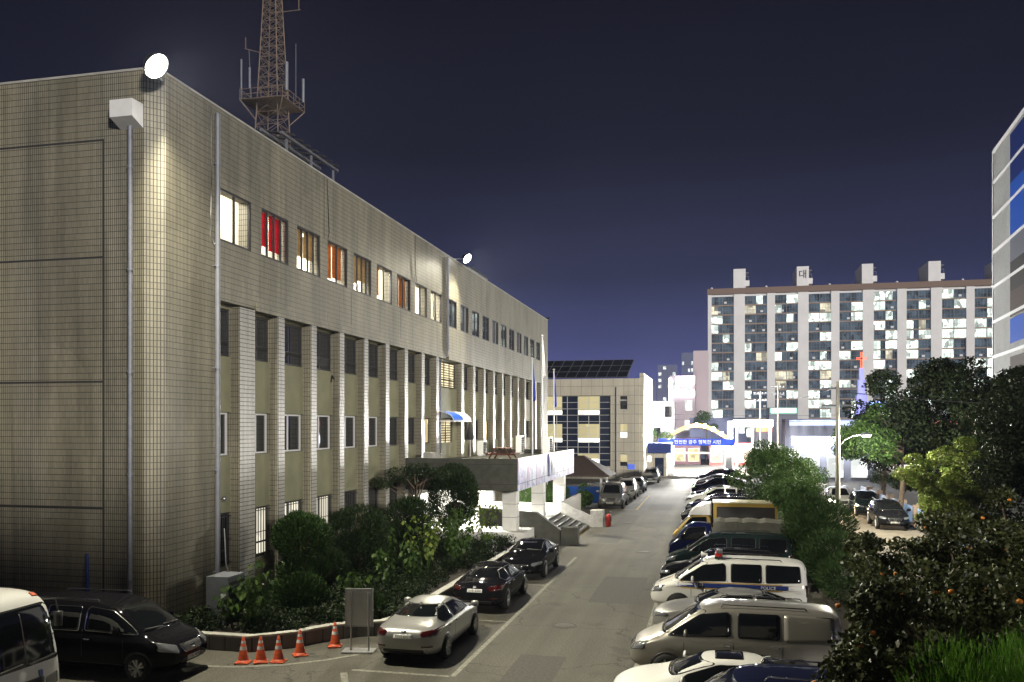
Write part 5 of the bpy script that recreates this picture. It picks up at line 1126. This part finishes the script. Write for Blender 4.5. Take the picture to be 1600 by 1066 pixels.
ld = bpy.data.lights.new('street_light', 'POINT'); ld.energy = 5600; ld.shadow_soft_size = .12; ld.color = (1, .95, .75); lo = bpy.data.objects.new('street_light', ld); COL.objects.link(lo); lo.location = (8.8, 53.35, 5.6)
# fence of brick posts and blue panels along the alley
for k in range(11):
    y = 33 + 4.2 * k
    t = thing('fence_section', ('nearest', 'second nearest', 'third', 'fourth', 'fifth', 'middle', 'seventh', 'eighth', 'ninth', 'tenth', 'farthest')[k] + ' fence section along the alley, brick post with blue panel', 'fence', (12.55, y, 0), 0, 'fence sections along the alley')
    MB().box(-.22, .22, -.25, .25, 0, 1.45).obj('post', M['brick_post'] if 'brick_post' in M else M.setdefault('brick_post', tilemat('brick_post', (.30, .17, .10), (.25, .14, .08), (.3, .28, .25), .22, .07, .012, .8, .3)), t)
    if k > 3: MB().box(-.03, .03, .25, 3.95, .25, 1.25).obj('panel', M.setdefault('fence_blue', mat('fence_blue', (.25, .40, .75), .4)), t)
    else:
        mb = MB()
        for j in range(24): mb.box(-.02, .02, .3 + .15 * j, .36 + .15 * j, .2, 1.3)
        mb.box(-.03, .03, .25, 3.95, 1.3, 1.36); mb.box(-.03, .03, .25, 3.95, .14, .2); mb.obj('bars', M.setdefault('fence_blue', mat('fence_blue', (.25, .40, .75), .4)), t)
for x, z in ((-3.5, 7.6), (-.2, 8.2), (2.6, 7.2)):
    ld = bpy.data.lights.new('bulb_light', 'POINT'); ld.energy = 130; ld.shadow_soft_size = .3; lo = bpy.data.objects.new('bulb_light', ld); COL.objects.link(lo); lo.location = (x, 136.6, z - 1.2)
# ---------------------------------------------------------------- plants
nr = np.random.default_rng(5)
def leaf_mesh(name, P, N, U, L, W, fold=.15):
    """one small four-cornered leaf per point: P centre, N facing, U pointing direction"""
    n = len(P); N = N / np.linalg.norm(N, axis=1, keepdims=True); U = U - N * (U * N).sum(1, keepdims=True); U /= np.linalg.norm(U, axis=1, keepdims=True) + 1e-9
    S = np.cross(N, U); L = np.asarray(L).reshape(-1, 1) * np.ones((n, 1)); W = np.asarray(W).reshape(-1, 1) * np.ones((n, 1))
    V = np.stack([P - U * L * .5, P - S * W * .5 + N * W * fold + U * L * .05, P + U * L * .5 - N * L * .12, P + S * W * .5 + N * W * fold + U * L * .05], 1).reshape(-1, 3)
    me = bpy.data.meshes.new(name); me.vertices.add(4 * n); me.vertices.foreach_set('co', V.astype(np.float32).ravel())
    me.loops.add(4 * n); me.loops.foreach_set('vertex_index', np.arange(4 * n, dtype=np.int32)); me.polygons.add(n)
    me.polygons.foreach_set('loop_start', np.arange(0, 4 * n, 4, dtype=np.int32)); me.update(calc_edges=True); me.validate(); return me
def cloud(clumps, n, shell=.55):
    """points and outward directions in a set of ellipsoids (centre, radii)"""
    vol = np.array([r[0] * r[1] * r[2] for c, r in clumps]) ** .7; k = nr.choice(len(clumps), n, p=vol / vol.sum())
    d = nr.normal(size=(n, 3)); d /= np.linalg.norm(d, axis=1, keepdims=True); rad = (shell + (1.04 - shell) * nr.random(n) ** .6)[:, None]
    C = np.array([c for c, r in clumps])[k]; Rr = np.array([r for c, r in clumps])[k]
    return C + d * Rr * rad, d / Rr * Rr.mean(1, keepdims=True)
def clumps_in(c, r, n, s0, s1, flat=.75, bottom=-1):
    out = []
    while len(out) < n:
        d = nr.normal(size=3); d /= np.linalg.norm(d)
        if d[2] < bottom: continue
        q = np.array(c) + d * np.array(r) * (.35 + .6 * nr.random()); s = nr.uniform(s0, s1); out.append((q, (s, s, s * flat)))
    return out
def foliage(name, m, clumps, n, L, W, parent, shell=.55, jit=.8, up=0, out=.5):
    P, D = cloud(clumps, n, shell); J = nr.normal(size=(n, 3)); Nn = D * out + J * jit + np.array([0, 0, .35])
    U = D * .7 + nr.normal(size=(n, 3)) * .6 + np.array([0, 0, up]); me = leaf_mesh(name, P, Nn, U, L * nr.uniform(.6, 1.25, n), W * nr.uniform(.7, 1.2, n))
    return link(name, me, m, parent)
def spikes(name, m, clumps, n, L, W, parent, up=1.0, shell=.5):
    P, D = cloud(clumps, n, shell); U = D * .6 + nr.normal(size=(n, 3)) * .22 + np.array([0, 0, up]); Nn = np.cross(U, nr.normal(size=(n, 3)))
    return link(name, leaf_mesh(name, P, Nn, U, L * nr.uniform(.5, 1.3, n), W, .0), m, parent)
def trunk(parent, base, topz, r, clumps, n=6, name='trunk'):
    mb = MB(); b = Vector(base); t = Vector((b.x + .15, b.y - .1, topz)); mid = b.lerp(t, .5) + Vector((.08, -.06, 0))
    mb.tube([b - Vector((0, 0, .1)), mid, t], r, 9, r1=r * .55)
    for c, rr_ in clumps[:n]:
        c = Vector(c); s = b.lerp(t, rng.uniform(.55, 1)); mb.tube([s, s.lerp(c, .5) + Vector((0, 0, .1 * rr_[0])), c], r * .42, 6, r1=r * .1)
    return mb.obj(name, M['bark'], parent)
def tree(name, label, base, c, r, ncl, s, nl, L, W, m, group=None, th=None, r_t=.16, flat=.75, up=0, bottom=-.8, cat='tree'):
    t = thing(name, label, cat, base, 0, group); c = np.array(c) - np.array(base); cl = clumps_in(c, r, ncl, s[0], s[1], flat, bottom)
    foliage('crown', m, cl, nl, L, W, t, up=up); trunk(t, (0, 0, 0), th or c[2], r_t, cl, 9); return t, cl
M['leaf_dark'] = leafmat('leaf_dark', (.006, .011, .004), (.020, .032, .010)); M['leaf_mid'] = leafmat('leaf_mid', (.025, .055, .012), (.07, .13, .03))
M['leaf_lime'] = leafmat('leaf_lime', (.05, .09, .015), (.16, .20, .04)); M['leaf_persimmon'] = leafmat('leaf_glossy', (.014, .022, .007), (.06, .068, .022), .42, .1, .25)
M['leaf_maple'] = leafmat('leaf_maple', (.07, .14, .02), (.20, .22, .05)); M['leaf_broad'] = leafmat('leaf_broad', (.018, .042, .008), (.065, .11, .022), .45, .3)
M['needle'] = leafmat('needle', (.012, .030, .008), (.040, .076, .016), .6, .15); M['needle_dark'] = leafmat('needle_dark', (.008, .018, .006), (.025, .045, .012), .6, .1)
M['blade'] = leafmat('bright_blade', (.045, .14, .014), (.18, .37, .045), .5, .3); M['cover'] = leafmat('cover_leaf', (.006, .014, .004), (.022, .040, .010))
M['fruit'] = mat('persimmon_fruit', (.50, .17, .02), .4)
# planter with stone kerb
pts = [(-15.7, 21.95), (-12.75, 21.95), (-11.7, 22.75), (-11.1, 23.7), (-10.5, 24.3), (-9.75, 24.6), (-9.45, 25.6), (-9.35, 45.4)]
kb = thing('planter_kerb', 'stepped grey stone kerb wall around the shrub planter', 'kerb wall', (-12, 22, 0))
def offs(pts, d):
    o = []
    for i, p in enumerate(pts):
        a = Vector(pts[max(i - 1, 0)]); b = Vector(pts[min(i + 1, len(pts) - 1)]); t = (b - a).normalized(); nrm = Vector((-t.y, t.x)); o.append(Vector(p) + nrm * d)
    return o
def wall_path(name, pts, w, z0, z1, m, parent):
    A, B = offs(pts, 0), offs(pts, w); n = len(pts); vs = []
    for a, b in zip(A, B): vs += [(a.x, a.y, z0), (a.x, a.y, z1), (b.x, b.y, z1), (b.x, b.y, z0)]
    fs = [(4 * i + k, 4 * i + (k + 1) % 4, 4 * i + 4 + (k + 1) % 4, 4 * i + 4 + k) for i in range(n - 1) for k in range(4)] + [(0, 1, 2, 3), (4 * n - 4, 4 * n - 1, 4 * n - 2, 4 * n - 3)]
    o = MB().add(vs, fs).obj(name, m, parent); o.matrix_parent_inverse = Matrix.Translation(parent.location).inverted(); return o
M['kerb_stone'] = tilemat('kerb_stone', (.21, .21, .20), (.18, .18, .17), (.06, .06, .05), .5, .6, .015, .8, .3, .3)
wall_path('wall', pts, .22, 0, .40, M['kerb_stone'], kb); wall_path('cap', offs(pts, -.03), .28, .40, .46, M['granite'], kb)
inner = offs(pts, .15); n = len(inner)
mb = MB(); vs = [(p.x, p.y, .30) for p in inner] + [(-15.78, 45.4, .30)]; mb.add(vs, [tuple(range(n + 1))]); struct('planter_soil', mb, M['soil'])
# low ground cover that nobody could count
cl = []
poly = [(p.x, p.y) for p in inner] + [(-15.7, 45.4)]
def inside(x, y):
    c = False; j = len(poly) - 1
    for i in range(len(poly)):
        (xi, yi), (xj, yj) = poly[i], poly[j]
        if (yi > y) != (yj > y) and x < (xj - xi) * (y - yi) / (yj - yi) + xi: c = not c
        j = i
    return c
while len(cl) < 460:
    x, y = nr.uniform(-15.6, -9.4), 22 + 23 * nr.random() ** 1.3
    if inside(x, y) and inside(x + .25, y) and inside(x, y - .25): s = nr.uniform(.25, .5); cl.append((np.array((x, y, .42 + nr.uniform(0, .12))), (s, s, s * nr.uniform(.6, 1.1))))
o = foliage('ground_cover', M['cover'], cl, 52000, .13, .06, None, up=.4, shell=.3); tag(o, 'low leafy ground cover filling the stone edged planter', 'ground cover', kind='stuff')
# clipped round shrubs
def topiary(x, y, z, r, label, m='needle', name='round_shrub', flat=.8, n=5200, low=None, group='clipped shrubs in the planter'):
    t = thing(name, label, 'shrub', (x, y, .3), 0, group); z -= .3
    cl = [((0, 0, z), (r, r, r * flat))] + clumps_in((0, 0, z), (r * .9, r * .9, r * flat * .9), 9, r * .28, r * .42, .8)
    if low: cl += [((0.1, 0, low[0]), (low[1], low[1], low[1] * .6)), ((-.35, .3, low[0] * .6), (low[1] * .8, low[1] * .8, low[1] * .5))]
    spikes('foliage', M[m], cl, int(n * 1.9), .17, .042, t, up=.5, shell=.72); trunk(t, (0, 0, 0), max(.3, z - r * .4), .09, cl[1:], 6); return t
topiary(-14.0, 27.6, 2.55, 1.0, 'green clipped dome shrub in front of the lit barred windows', low=(1.1, .9), n=9000)
topiary(-12.6, 41.2, 2.95, 1.25, 'tall dark clipped drum shrub beside the porch canopy', 'needle_dark', flat=1.25, n=9000)
topiary(-13.3, 36.6, 2.3, 1.15, 'dark clipped ball shrub left of the tall drum shrub', 'needle_dark', n=7000, low=(1.0, 1.2))
topiary(-14.0, 32.6, 2.2, 1.25, 'broad dark shrub between the barred windows and the leafy plants', 'needle_dark', n=7500, low=(.9, 1.3))
topiary(-13.0, 25.6, .95, .85, 'low dark mound shrub behind the nearest broad leaved plant', 'needle', n=5000)
topiary(-10.6, 25.6, .70, .5, 'small bright mound shrub near the notice board', 'needle', n=2600)
topiary(-14.3, 30.0, 1.1, .9, 'low dark mound under the green dome shrub', 'needle_dark', n=4500)
t, cl = tree('pine_tree', 'dark spreading pine against the station fins left of the porch', (-14.0, 39.2, .3), (-14.0, 39.0, 4.0), (1.9, 1.6, .7), 9, (.4, .8), 4200, .15, .035, M['needle_dark'], r_t=.1, flat=.45, th=3.3)
# broad leaved young plants with drooping big leaves
def broadleaf(x, y, h, ns, label, sp=.55, lime=0):
    t = thing('broadleaf_plant', label, 'plant', (x, y, .3), 0, 'young broad leaved plants in the planter'); h -= .3
    mb = MB(); P, N, U, L = [], [], [], []
    for s in range(ns):
        a = rng.uniform(0, 6.28); q = rng.uniform(.2, 1) * sp; hh = h * rng.uniform(.75, 1.05); tip = Vector((q * math.cos(a), q * math.sin(a), hh)); b = Vector((tip.x * .25, tip.y * .25, 0))
        mid = b.lerp(tip, .5) + Vector((0, 0, .1)); mb.tube([b, mid, tip], .018, 5, r1=.008)
        for k in range(24):
            f = rng.uniform(.3, 1.03); p = b.lerp(tip, f); a2 = rng.uniform(0, 6.28); o = Vector((math.cos(a2), math.sin(a2), 0)); ln = rng.uniform(.13, .25)
            mb.tube([p, p + o * ln * .6 + Vector((0, 0, .04))], .005, 3)
            c = p + o * (ln * .6 + .10) + Vector((0, 0, -.04)); P.append(c); N.append(o * .75 + Vector((rng.gauss(0, .2), rng.gauss(0, .2), .65))); U.append(o * .5 + Vector((rng.gauss(0, .25), rng.gauss(0, .25), -.75))); L.append(ln)
    P, N, U, L = np.array(P), np.array(N), np.array(U), np.array(L)
    link('leaves', leaf_mesh('leaves', P, N, U, L * 1.05, L * .72, .12), M['leaf_lime' if lime else 'leaf_broad'], t); mb.obj('stems', M['leaf_mid'], t)
broadleaf(-13.1, 22.75, 2.35, 7, 'bright broad leaved plant behind the orange cones, leftmost in the planter', .75)
broadleaf(-13.9, 23.2, 1.7, 4, 'shorter broad leaved plant leaning beside the outdoor unit', .5)
broadleaf(-11.6, 29.6, 2.3, 4, 'slim broad leaved plant behind the notice board', .4)
broadleaf(-11.2, 31.6, 1.8, 4, 'low broad leaved plant between the slim one and the tall clump', .5)
broadleaf(-11.7, 34.2, 2.6, 9, 'largest clump of drooping broad leaves beside the dark shrubs', 1.1, 1)
broadleaf(-11.2, 37.4, 2.75, 9, 'tall broad leaved clump in front of the tall drum shrub', 1.1)
broadleaf(-10.6, 40.4, 2.6, 6, 'yellowish broad leaved plant nearest the porch cheek wall', .8, 1)
broadleaf(-12.9, 33.2, 2.2, 8, 'broad leaved clump close behind the largest drooping clump', 1.0)
broadleaf(-10.9, 35.8, 2.1, 8, 'low broad leaved clump by the kerb beside the middle black sedan', .8)
broadleaf(-12.2, 38.8, 2.5, 8, 'broad leaved clump right under the drum shrub', .9)
broadleaf(-11.9, 27.6, 1.5, 5, 'small drooping plant behind the bright mound shrub', .6)
broadleaf(-9.4, 63.0, 2.3, 7, 'broad leaved plant beyond the ramp near the pavilion', .9)
for i, (x, y, z, r) in enumerate(((-11.6, 64, 1.2, 1.2), (-9.6, 66.0, .8, .7), (-12.5, 61.5, 1.2, 1.3))):
    topiary(x, y, z, r, ('rounded bush behind the ramp railing', 'low bush by the pavilion screens', 'bush under the right end of the porch canopy')[i], 'leaf_mid', 'bush', n=3200, group='bushes beyond the ramp')
# cones
def cone(x, y, rz, label):
    t = thing('traffic_cone', label, 'traffic cone', (x, y, 0), rz, 'orange traffic cones by the planter')
    b = MB(); b.box(-.19, .19, -.19, .19, 0, .035); b.lathe([(.19, .035), (.16, .09), (.15, .09)], 8); b.obj('base', M['orange'], t)
    b = MB(); b.lathe([(.145, .08), (.03, .70), (.02, .71), (0, .71)], 20); b.obj('cone_body', M['orange'], t)
    for z0, z1 in ((.36, .45), (.53, .60)):
        r = lambda z: .145 - .115 * (z - .08) / .62 + .003
        MB().lathe([(r(z0), z0), (r(z1), z1)], 20).obj('white_band', M['white'], t)
cone(-12.33, 20.95, .2, 'leftmost traffic cone, nearest the black van'); cone(-11.9, 21.1, .5, 'traffic cone second from the left, close against the third'); cone(-11.45, 21.25, .1, 'middle traffic cone of the five')
cone(-11.2, 22.0, .7, 'fourth traffic cone, set back by the kerb wall step'); cone(-10.65, 23.1, .3, 'rightmost traffic cone, alone near the notice board')
t = thing('notice_board', 'freestanding grey notice board on a steel frame behind the silver car', 'notice board', (-9.75, 22.75, 0), R(10))
MB().box(-.36, .36, -.02, .02, .75, 1.75).obj('board', mat('board_grey', (.74, .74, .70), .5, var=.06), t)
b = MB(); b.box(-.38, .38, -.035, .035, 1.75, 1.79); b.box(-.38, .38, -.035, .035, .71, .75); b.box(-.40, -.36, -.035, .035, .71, 1.79); b.box(.36, .40, -.035, .035, .71, 1.79); b.obj('board_frame', M['steel'], t)
for x in (-.22, .28): b = MB(); b.tube([(x, -.06, 0), (x, -.06, 1.7)], .025, 8); b.obj('leg', M['steel'], t)
MB().box(-.45, .45, -.28, .22, 0, .05).obj('foot', M['steel'], t)
# ---- right side: street tree, clipped cypress, persimmon, big trees
GB = 'trees along the alley'
tree('street_tree', 'leafy green tree behind the far parked cars, left of the alley', (4.6, 52.0, .1), (3.7, 52, 3.5), (2.6, 2.2, 2.2), 30, (.55, 1.0), 17000, .14, .075, M['leaf_mid'], GB, bottom=-1, r_t=.13)
tree('street_tree', 'smaller round green bush tree beside the leafy tree and cypress', (4.9, 46.5, .1), (4.5, 46.5, 2.5), (1.4, 1.2, 1.3), 12, (.5, .8), 7000, .12, .065, M['leaf_mid'], GB, bottom=-1, r_t=.09)
tree('street_tree', 'leafy tree overhanging the middle of the parked row beyond the street tree', (5.6, 60, .1), (5.4, 60, 3.0), (1.9, 3, 1.8), 14, (.6, 1.0), 7500, .15, .08, M['leaf_mid'], GB, bottom=-1, r_t=.12)
tree('street_tree', 'far leafy tree by the gate end of the parked row', (5.0, 78, .1), (4.6, 78, 2.8), (2.0, 5, 1.7), 12, (.7, 1.1), 5000, .2, .1, M['leaf_mid'], GB, bottom=-1, r_t=.12)
t = thing('street_tree', 'leafy young tree overhanging the tarpaulin and yellow trucks', 'tree', (4.3, 43.0, .1), 0, GB)
cl = clumps_in((-.9, .3, 2.95), (1.4, 1.6, .75), 18, .35, .6, .7) + clumps_in((.1, .4, 1.9), (.8, 1.2, 1.0), 9, .4, .7, .8)
foliage('crown', M['leaf_mid'], cl, 11000, .13, .07, t); trunk(t, (0, 0, 0), 2.3, .09, cl, 16)
t = thing('cypress_shrub', 'big fluffy rounded cypress shrub behind the police van', 'shrub', (4.3, 37.6, .1))
cl = [((0, 0, 1.75), (1.45, 1.5, 1.75)), ((.2, -2.2, 1.1), (1.25, 1.4, 1.15)), ((.3, .4, 1.7), (1.35, 1.4, 1.6)), ((.6, -4.6, .8), (1.2, 1.7, .9))] + [(np.array(q) + np.array((0, 0, 0)), s) for q, s in clumps_in((0, 0, 1.8), (1.3, 1.4, 1.5), 18, .35, .6, 1.1)]
spikes('foliage', M['needle'], cl, 17000, .26, .035, t, up=.35, shell=.75); trunk(t, (0, 0, 0), 1.4, .12, cl[4:], 5)
t = thing('persimmon_tree', 'dark glossy persimmon tree dotted with most fruit, behind the nearest persimmon', 'tree', (4.9, 18.3, .1))
cl = clumps_in((-.2, .2, 2.4), (2.3, 2.4, 1.5), 32, .35, .75, .7) + clumps_in((.6, .8, 3.9), (2.5, 2.0, .9), 20, .28, .5, .6) + clumps_in((-1.1, -2.2, 1.7), (1.5, 2.2, 1.3), 22, .35, .65, .8)
cl += clumps_in((-1.4, .8, 3.55), (.9, 1.1, .55), 9, .22, .42, .6)
foliage('crown', M['leaf_persimmon'], cl, 37000, .125, .065, t, shell=.3, up=-.35); trunk(t, (0, 0, 0), 2.3, .11, cl, 34)
fr_me = MB().lathe([(0, -.036), (.03, -.03), (.045, -.005), (.043, .015), (.028, .03), (0, .032)], 10).mesh('fruit')
P, D = cloud(cl, 46, .85)
for p in P: link('fruit', fr_me, M['fruit'], t, Vector(p) + Vector((-.12, -.16, -.03)))
t = thing('persimmon_tree', 'nearest persimmon tree leaning over the navy van beside the feathery conifer', 'tree', (4.0, 13.9, .1))
cl = clumps_in((-1.2, .1, 3.0), (1.5, 2.0, 1.0), 26, .3, .55, .7) + clumps_in((-1.5, -.6, 2.2), (1.3, 1.5, .8), 14, .3, .5, .8) + clumps_in((.4, .2, 3.0), (1.5, 1.8, 1.1), 14, .25, .5, .7)
foliage('crown', M['leaf_persimmon'], cl, 17000, .115, .06, t, shell=.3, up=-.35); trunk(t, (0, 0, 0), 2.3, .10, cl, 34)
P, D = cloud(cl, 24, .85)
for p in P: link('fruit', fr_me, M['fruit'], t, Vector(p) + Vector((-.12, -.16, -.03)))
t = thing('persimmon_tree', 'second darker persimmon tree at the right edge in front of the alley fence', 'tree', (7.2, 22.5, .1))
cl = clumps_in((.0, 0, 3.2), (2.6, 3.0, 1.5), 34, .3, .65, .65)
foliage('crown', M['leaf_persimmon'], cl, 15000, .13, .065, t, shell=.3, up=-.35); trunk(t, (0, 0, 0), 2.6, .12, cl, 24)
P, D = cloud(cl, 26, .85)
for p in P: link('fruit', fr_me, M['fruit'], t, Vector(p) + Vector((-.1, -.16, -.03)))
t = thing('feathery_conifer', 'bright green feathery conifer bush at the bottom right corner', 'shrub', (3.6, 12.2, .1))
cl = [((0, 0, 1.8), (.95, .9, 1.75)), ((.55, .3, 2.0), (.8, .8, 1.7)), ((1.2, .5, 1.8), (.9, .9, 1.7)), ((-.6, -.1, 1.9), (.75, .7, 1.75))] + clumps_in((.3, .1, 2.6), (1.1, .8, .9), 16, .25, .4, 1.6)
spikes('foliage', M['blade'], cl, 22000, .22, .012, t, up=1.5, shell=.55); trunk(t, (0, 0, 0), 1.8, .08, cl[4:], 6)
o = foliage('hedge_cover', M['leaf_dark'], [(np.array((nr.uniform(4.3, 7.0), y, .3)), (.7, .7, nr.uniform(.5, .9))) for y in np.arange(6, 56, .45)], 20000, .12, .06, None); tag(o, 'low dark hedge strip between the parked row and the alley', 'hedge', kind='stuff')
GT = 'big trees right of the alley'
tree('broad_tree', 'tallest dark broad tree at the right with its crown against the apartment block', (15.8, 62, .08), (15.3, 62, 6.9), (6.6, 4.5, 5.2), 84, (.8, 1.6), 46000, .27, .15, M['leaf_dark'], GT, r_t=.3, bottom=-1)
tree('broad_tree', 'dark broad tree cut off by the right edge below the ribbed building', (16.2, 46, .08), (16.2, 46, 5.4), (4.3, 4, 3.9), 52, (.8, 1.5), 34000, .24, .13, M['leaf_dark'], GT, r_t=.3, bottom=-1)
tree('broad_tree', 'dark tree filling the gap low behind the persimmon at the right', (16.5, 36, .08), (15.0, 37, 3.6), (3.0, 3.4, 2.6), 26, (.6, 1.1), 17000, .18, .1, M['leaf_dark'], GT, r_t=.2)
tree('maple_tree', 'lamp lit yellow green maple leaning over the alley fence', (13.8, 51, .08), (12.6, 50, 3.3), (2.9, 2.9, 2.5), 70, (.35, .7), 26000, .15, .095, M['leaf_maple'], GT, r_t=.15, flat=.62, bottom=-1)
tree('broad_tree', 'green tree glowing behind the street lamp beside the pole', (11.9, 60, .08), (9.9, 60, 5.6), (1.9, 2.2, 2.0), 18, (.7, 1.1), 8500, .2, .1, M['leaf_mid'], GT, r_t=.18)
tree('broad_tree', 'dark tree beyond the fence between the street lamp and tall tree', (13.0, 72, .08), (12.8, 72, 5.6), (2.6, 3, 2.3), 20, (.7, 1.2), 9000, .2, .11, M['leaf_dark'], GT, r_t=.2)
for i, (x, y) in enumerate(((13.8, 70), (15.0, 64.5), (13.6, 76), (16.5, 70))):
    tree('garden_pine', ('cloud pruned pine second from the lit store', 'nearest cloud pruned pine behind the fence panels', 'cloud pruned pine closest to the lit store', 'cloud pruned pine set back in the park')[i], (x, y, .08), (x, y, 2.4), (1.3, 1.3, 1.2), 8, (.45, .7), 3600, .16, .03, M['needle'], 'cloud pruned pines in the park', r_t=.09, flat=.5)
for i, (x, y) in enumerate(((-4.2, 150 - 18), (-1.0, 160))):
    tree('broad_tree', ('small tree beside the guard hut behind the arch', 'leafy tree top behind the arch sign')[i], (x - 4 * (1 - i), y, 0), (x - 4 * (1 - i), y, 4.6 + 2.5 * i), (2.2, 2, 2.2), 9, (.8, 1.2), 2500, .35, .2, M['leaf_mid'], 'trees beyond the gate', r_t=.2)
# ---------------------------------------------------------------- thin haze added for halos round the lamps
HZ = bpy.data.materials.new('halo_haze'); HZ.use_nodes = True; hn, hl = HZ.node_tree.nodes, HZ.node_tree.links; hn.clear()
ho_ = hn.new('ShaderNodeOutputMaterial'); hv = hn.new('ShaderNodeVolumePrincipled'); hv.inputs['Color'].default_value = (.60, .68, 1, 1); hv.inputs['Density'].default_value = 0.00012; hv.inputs['Anisotropy'].default_value = .45
hl.new(hv.outputs[0], ho_.inputs['Volume'])
hz = MB().box(-1600, 1600, -460, 2700, -1.1, 66).obj('haze', HZ); hz['kind'] = 'stuff'; hz['label'] = 'thin haze added to give the lamps halos'; hz['category'] = 'haze'
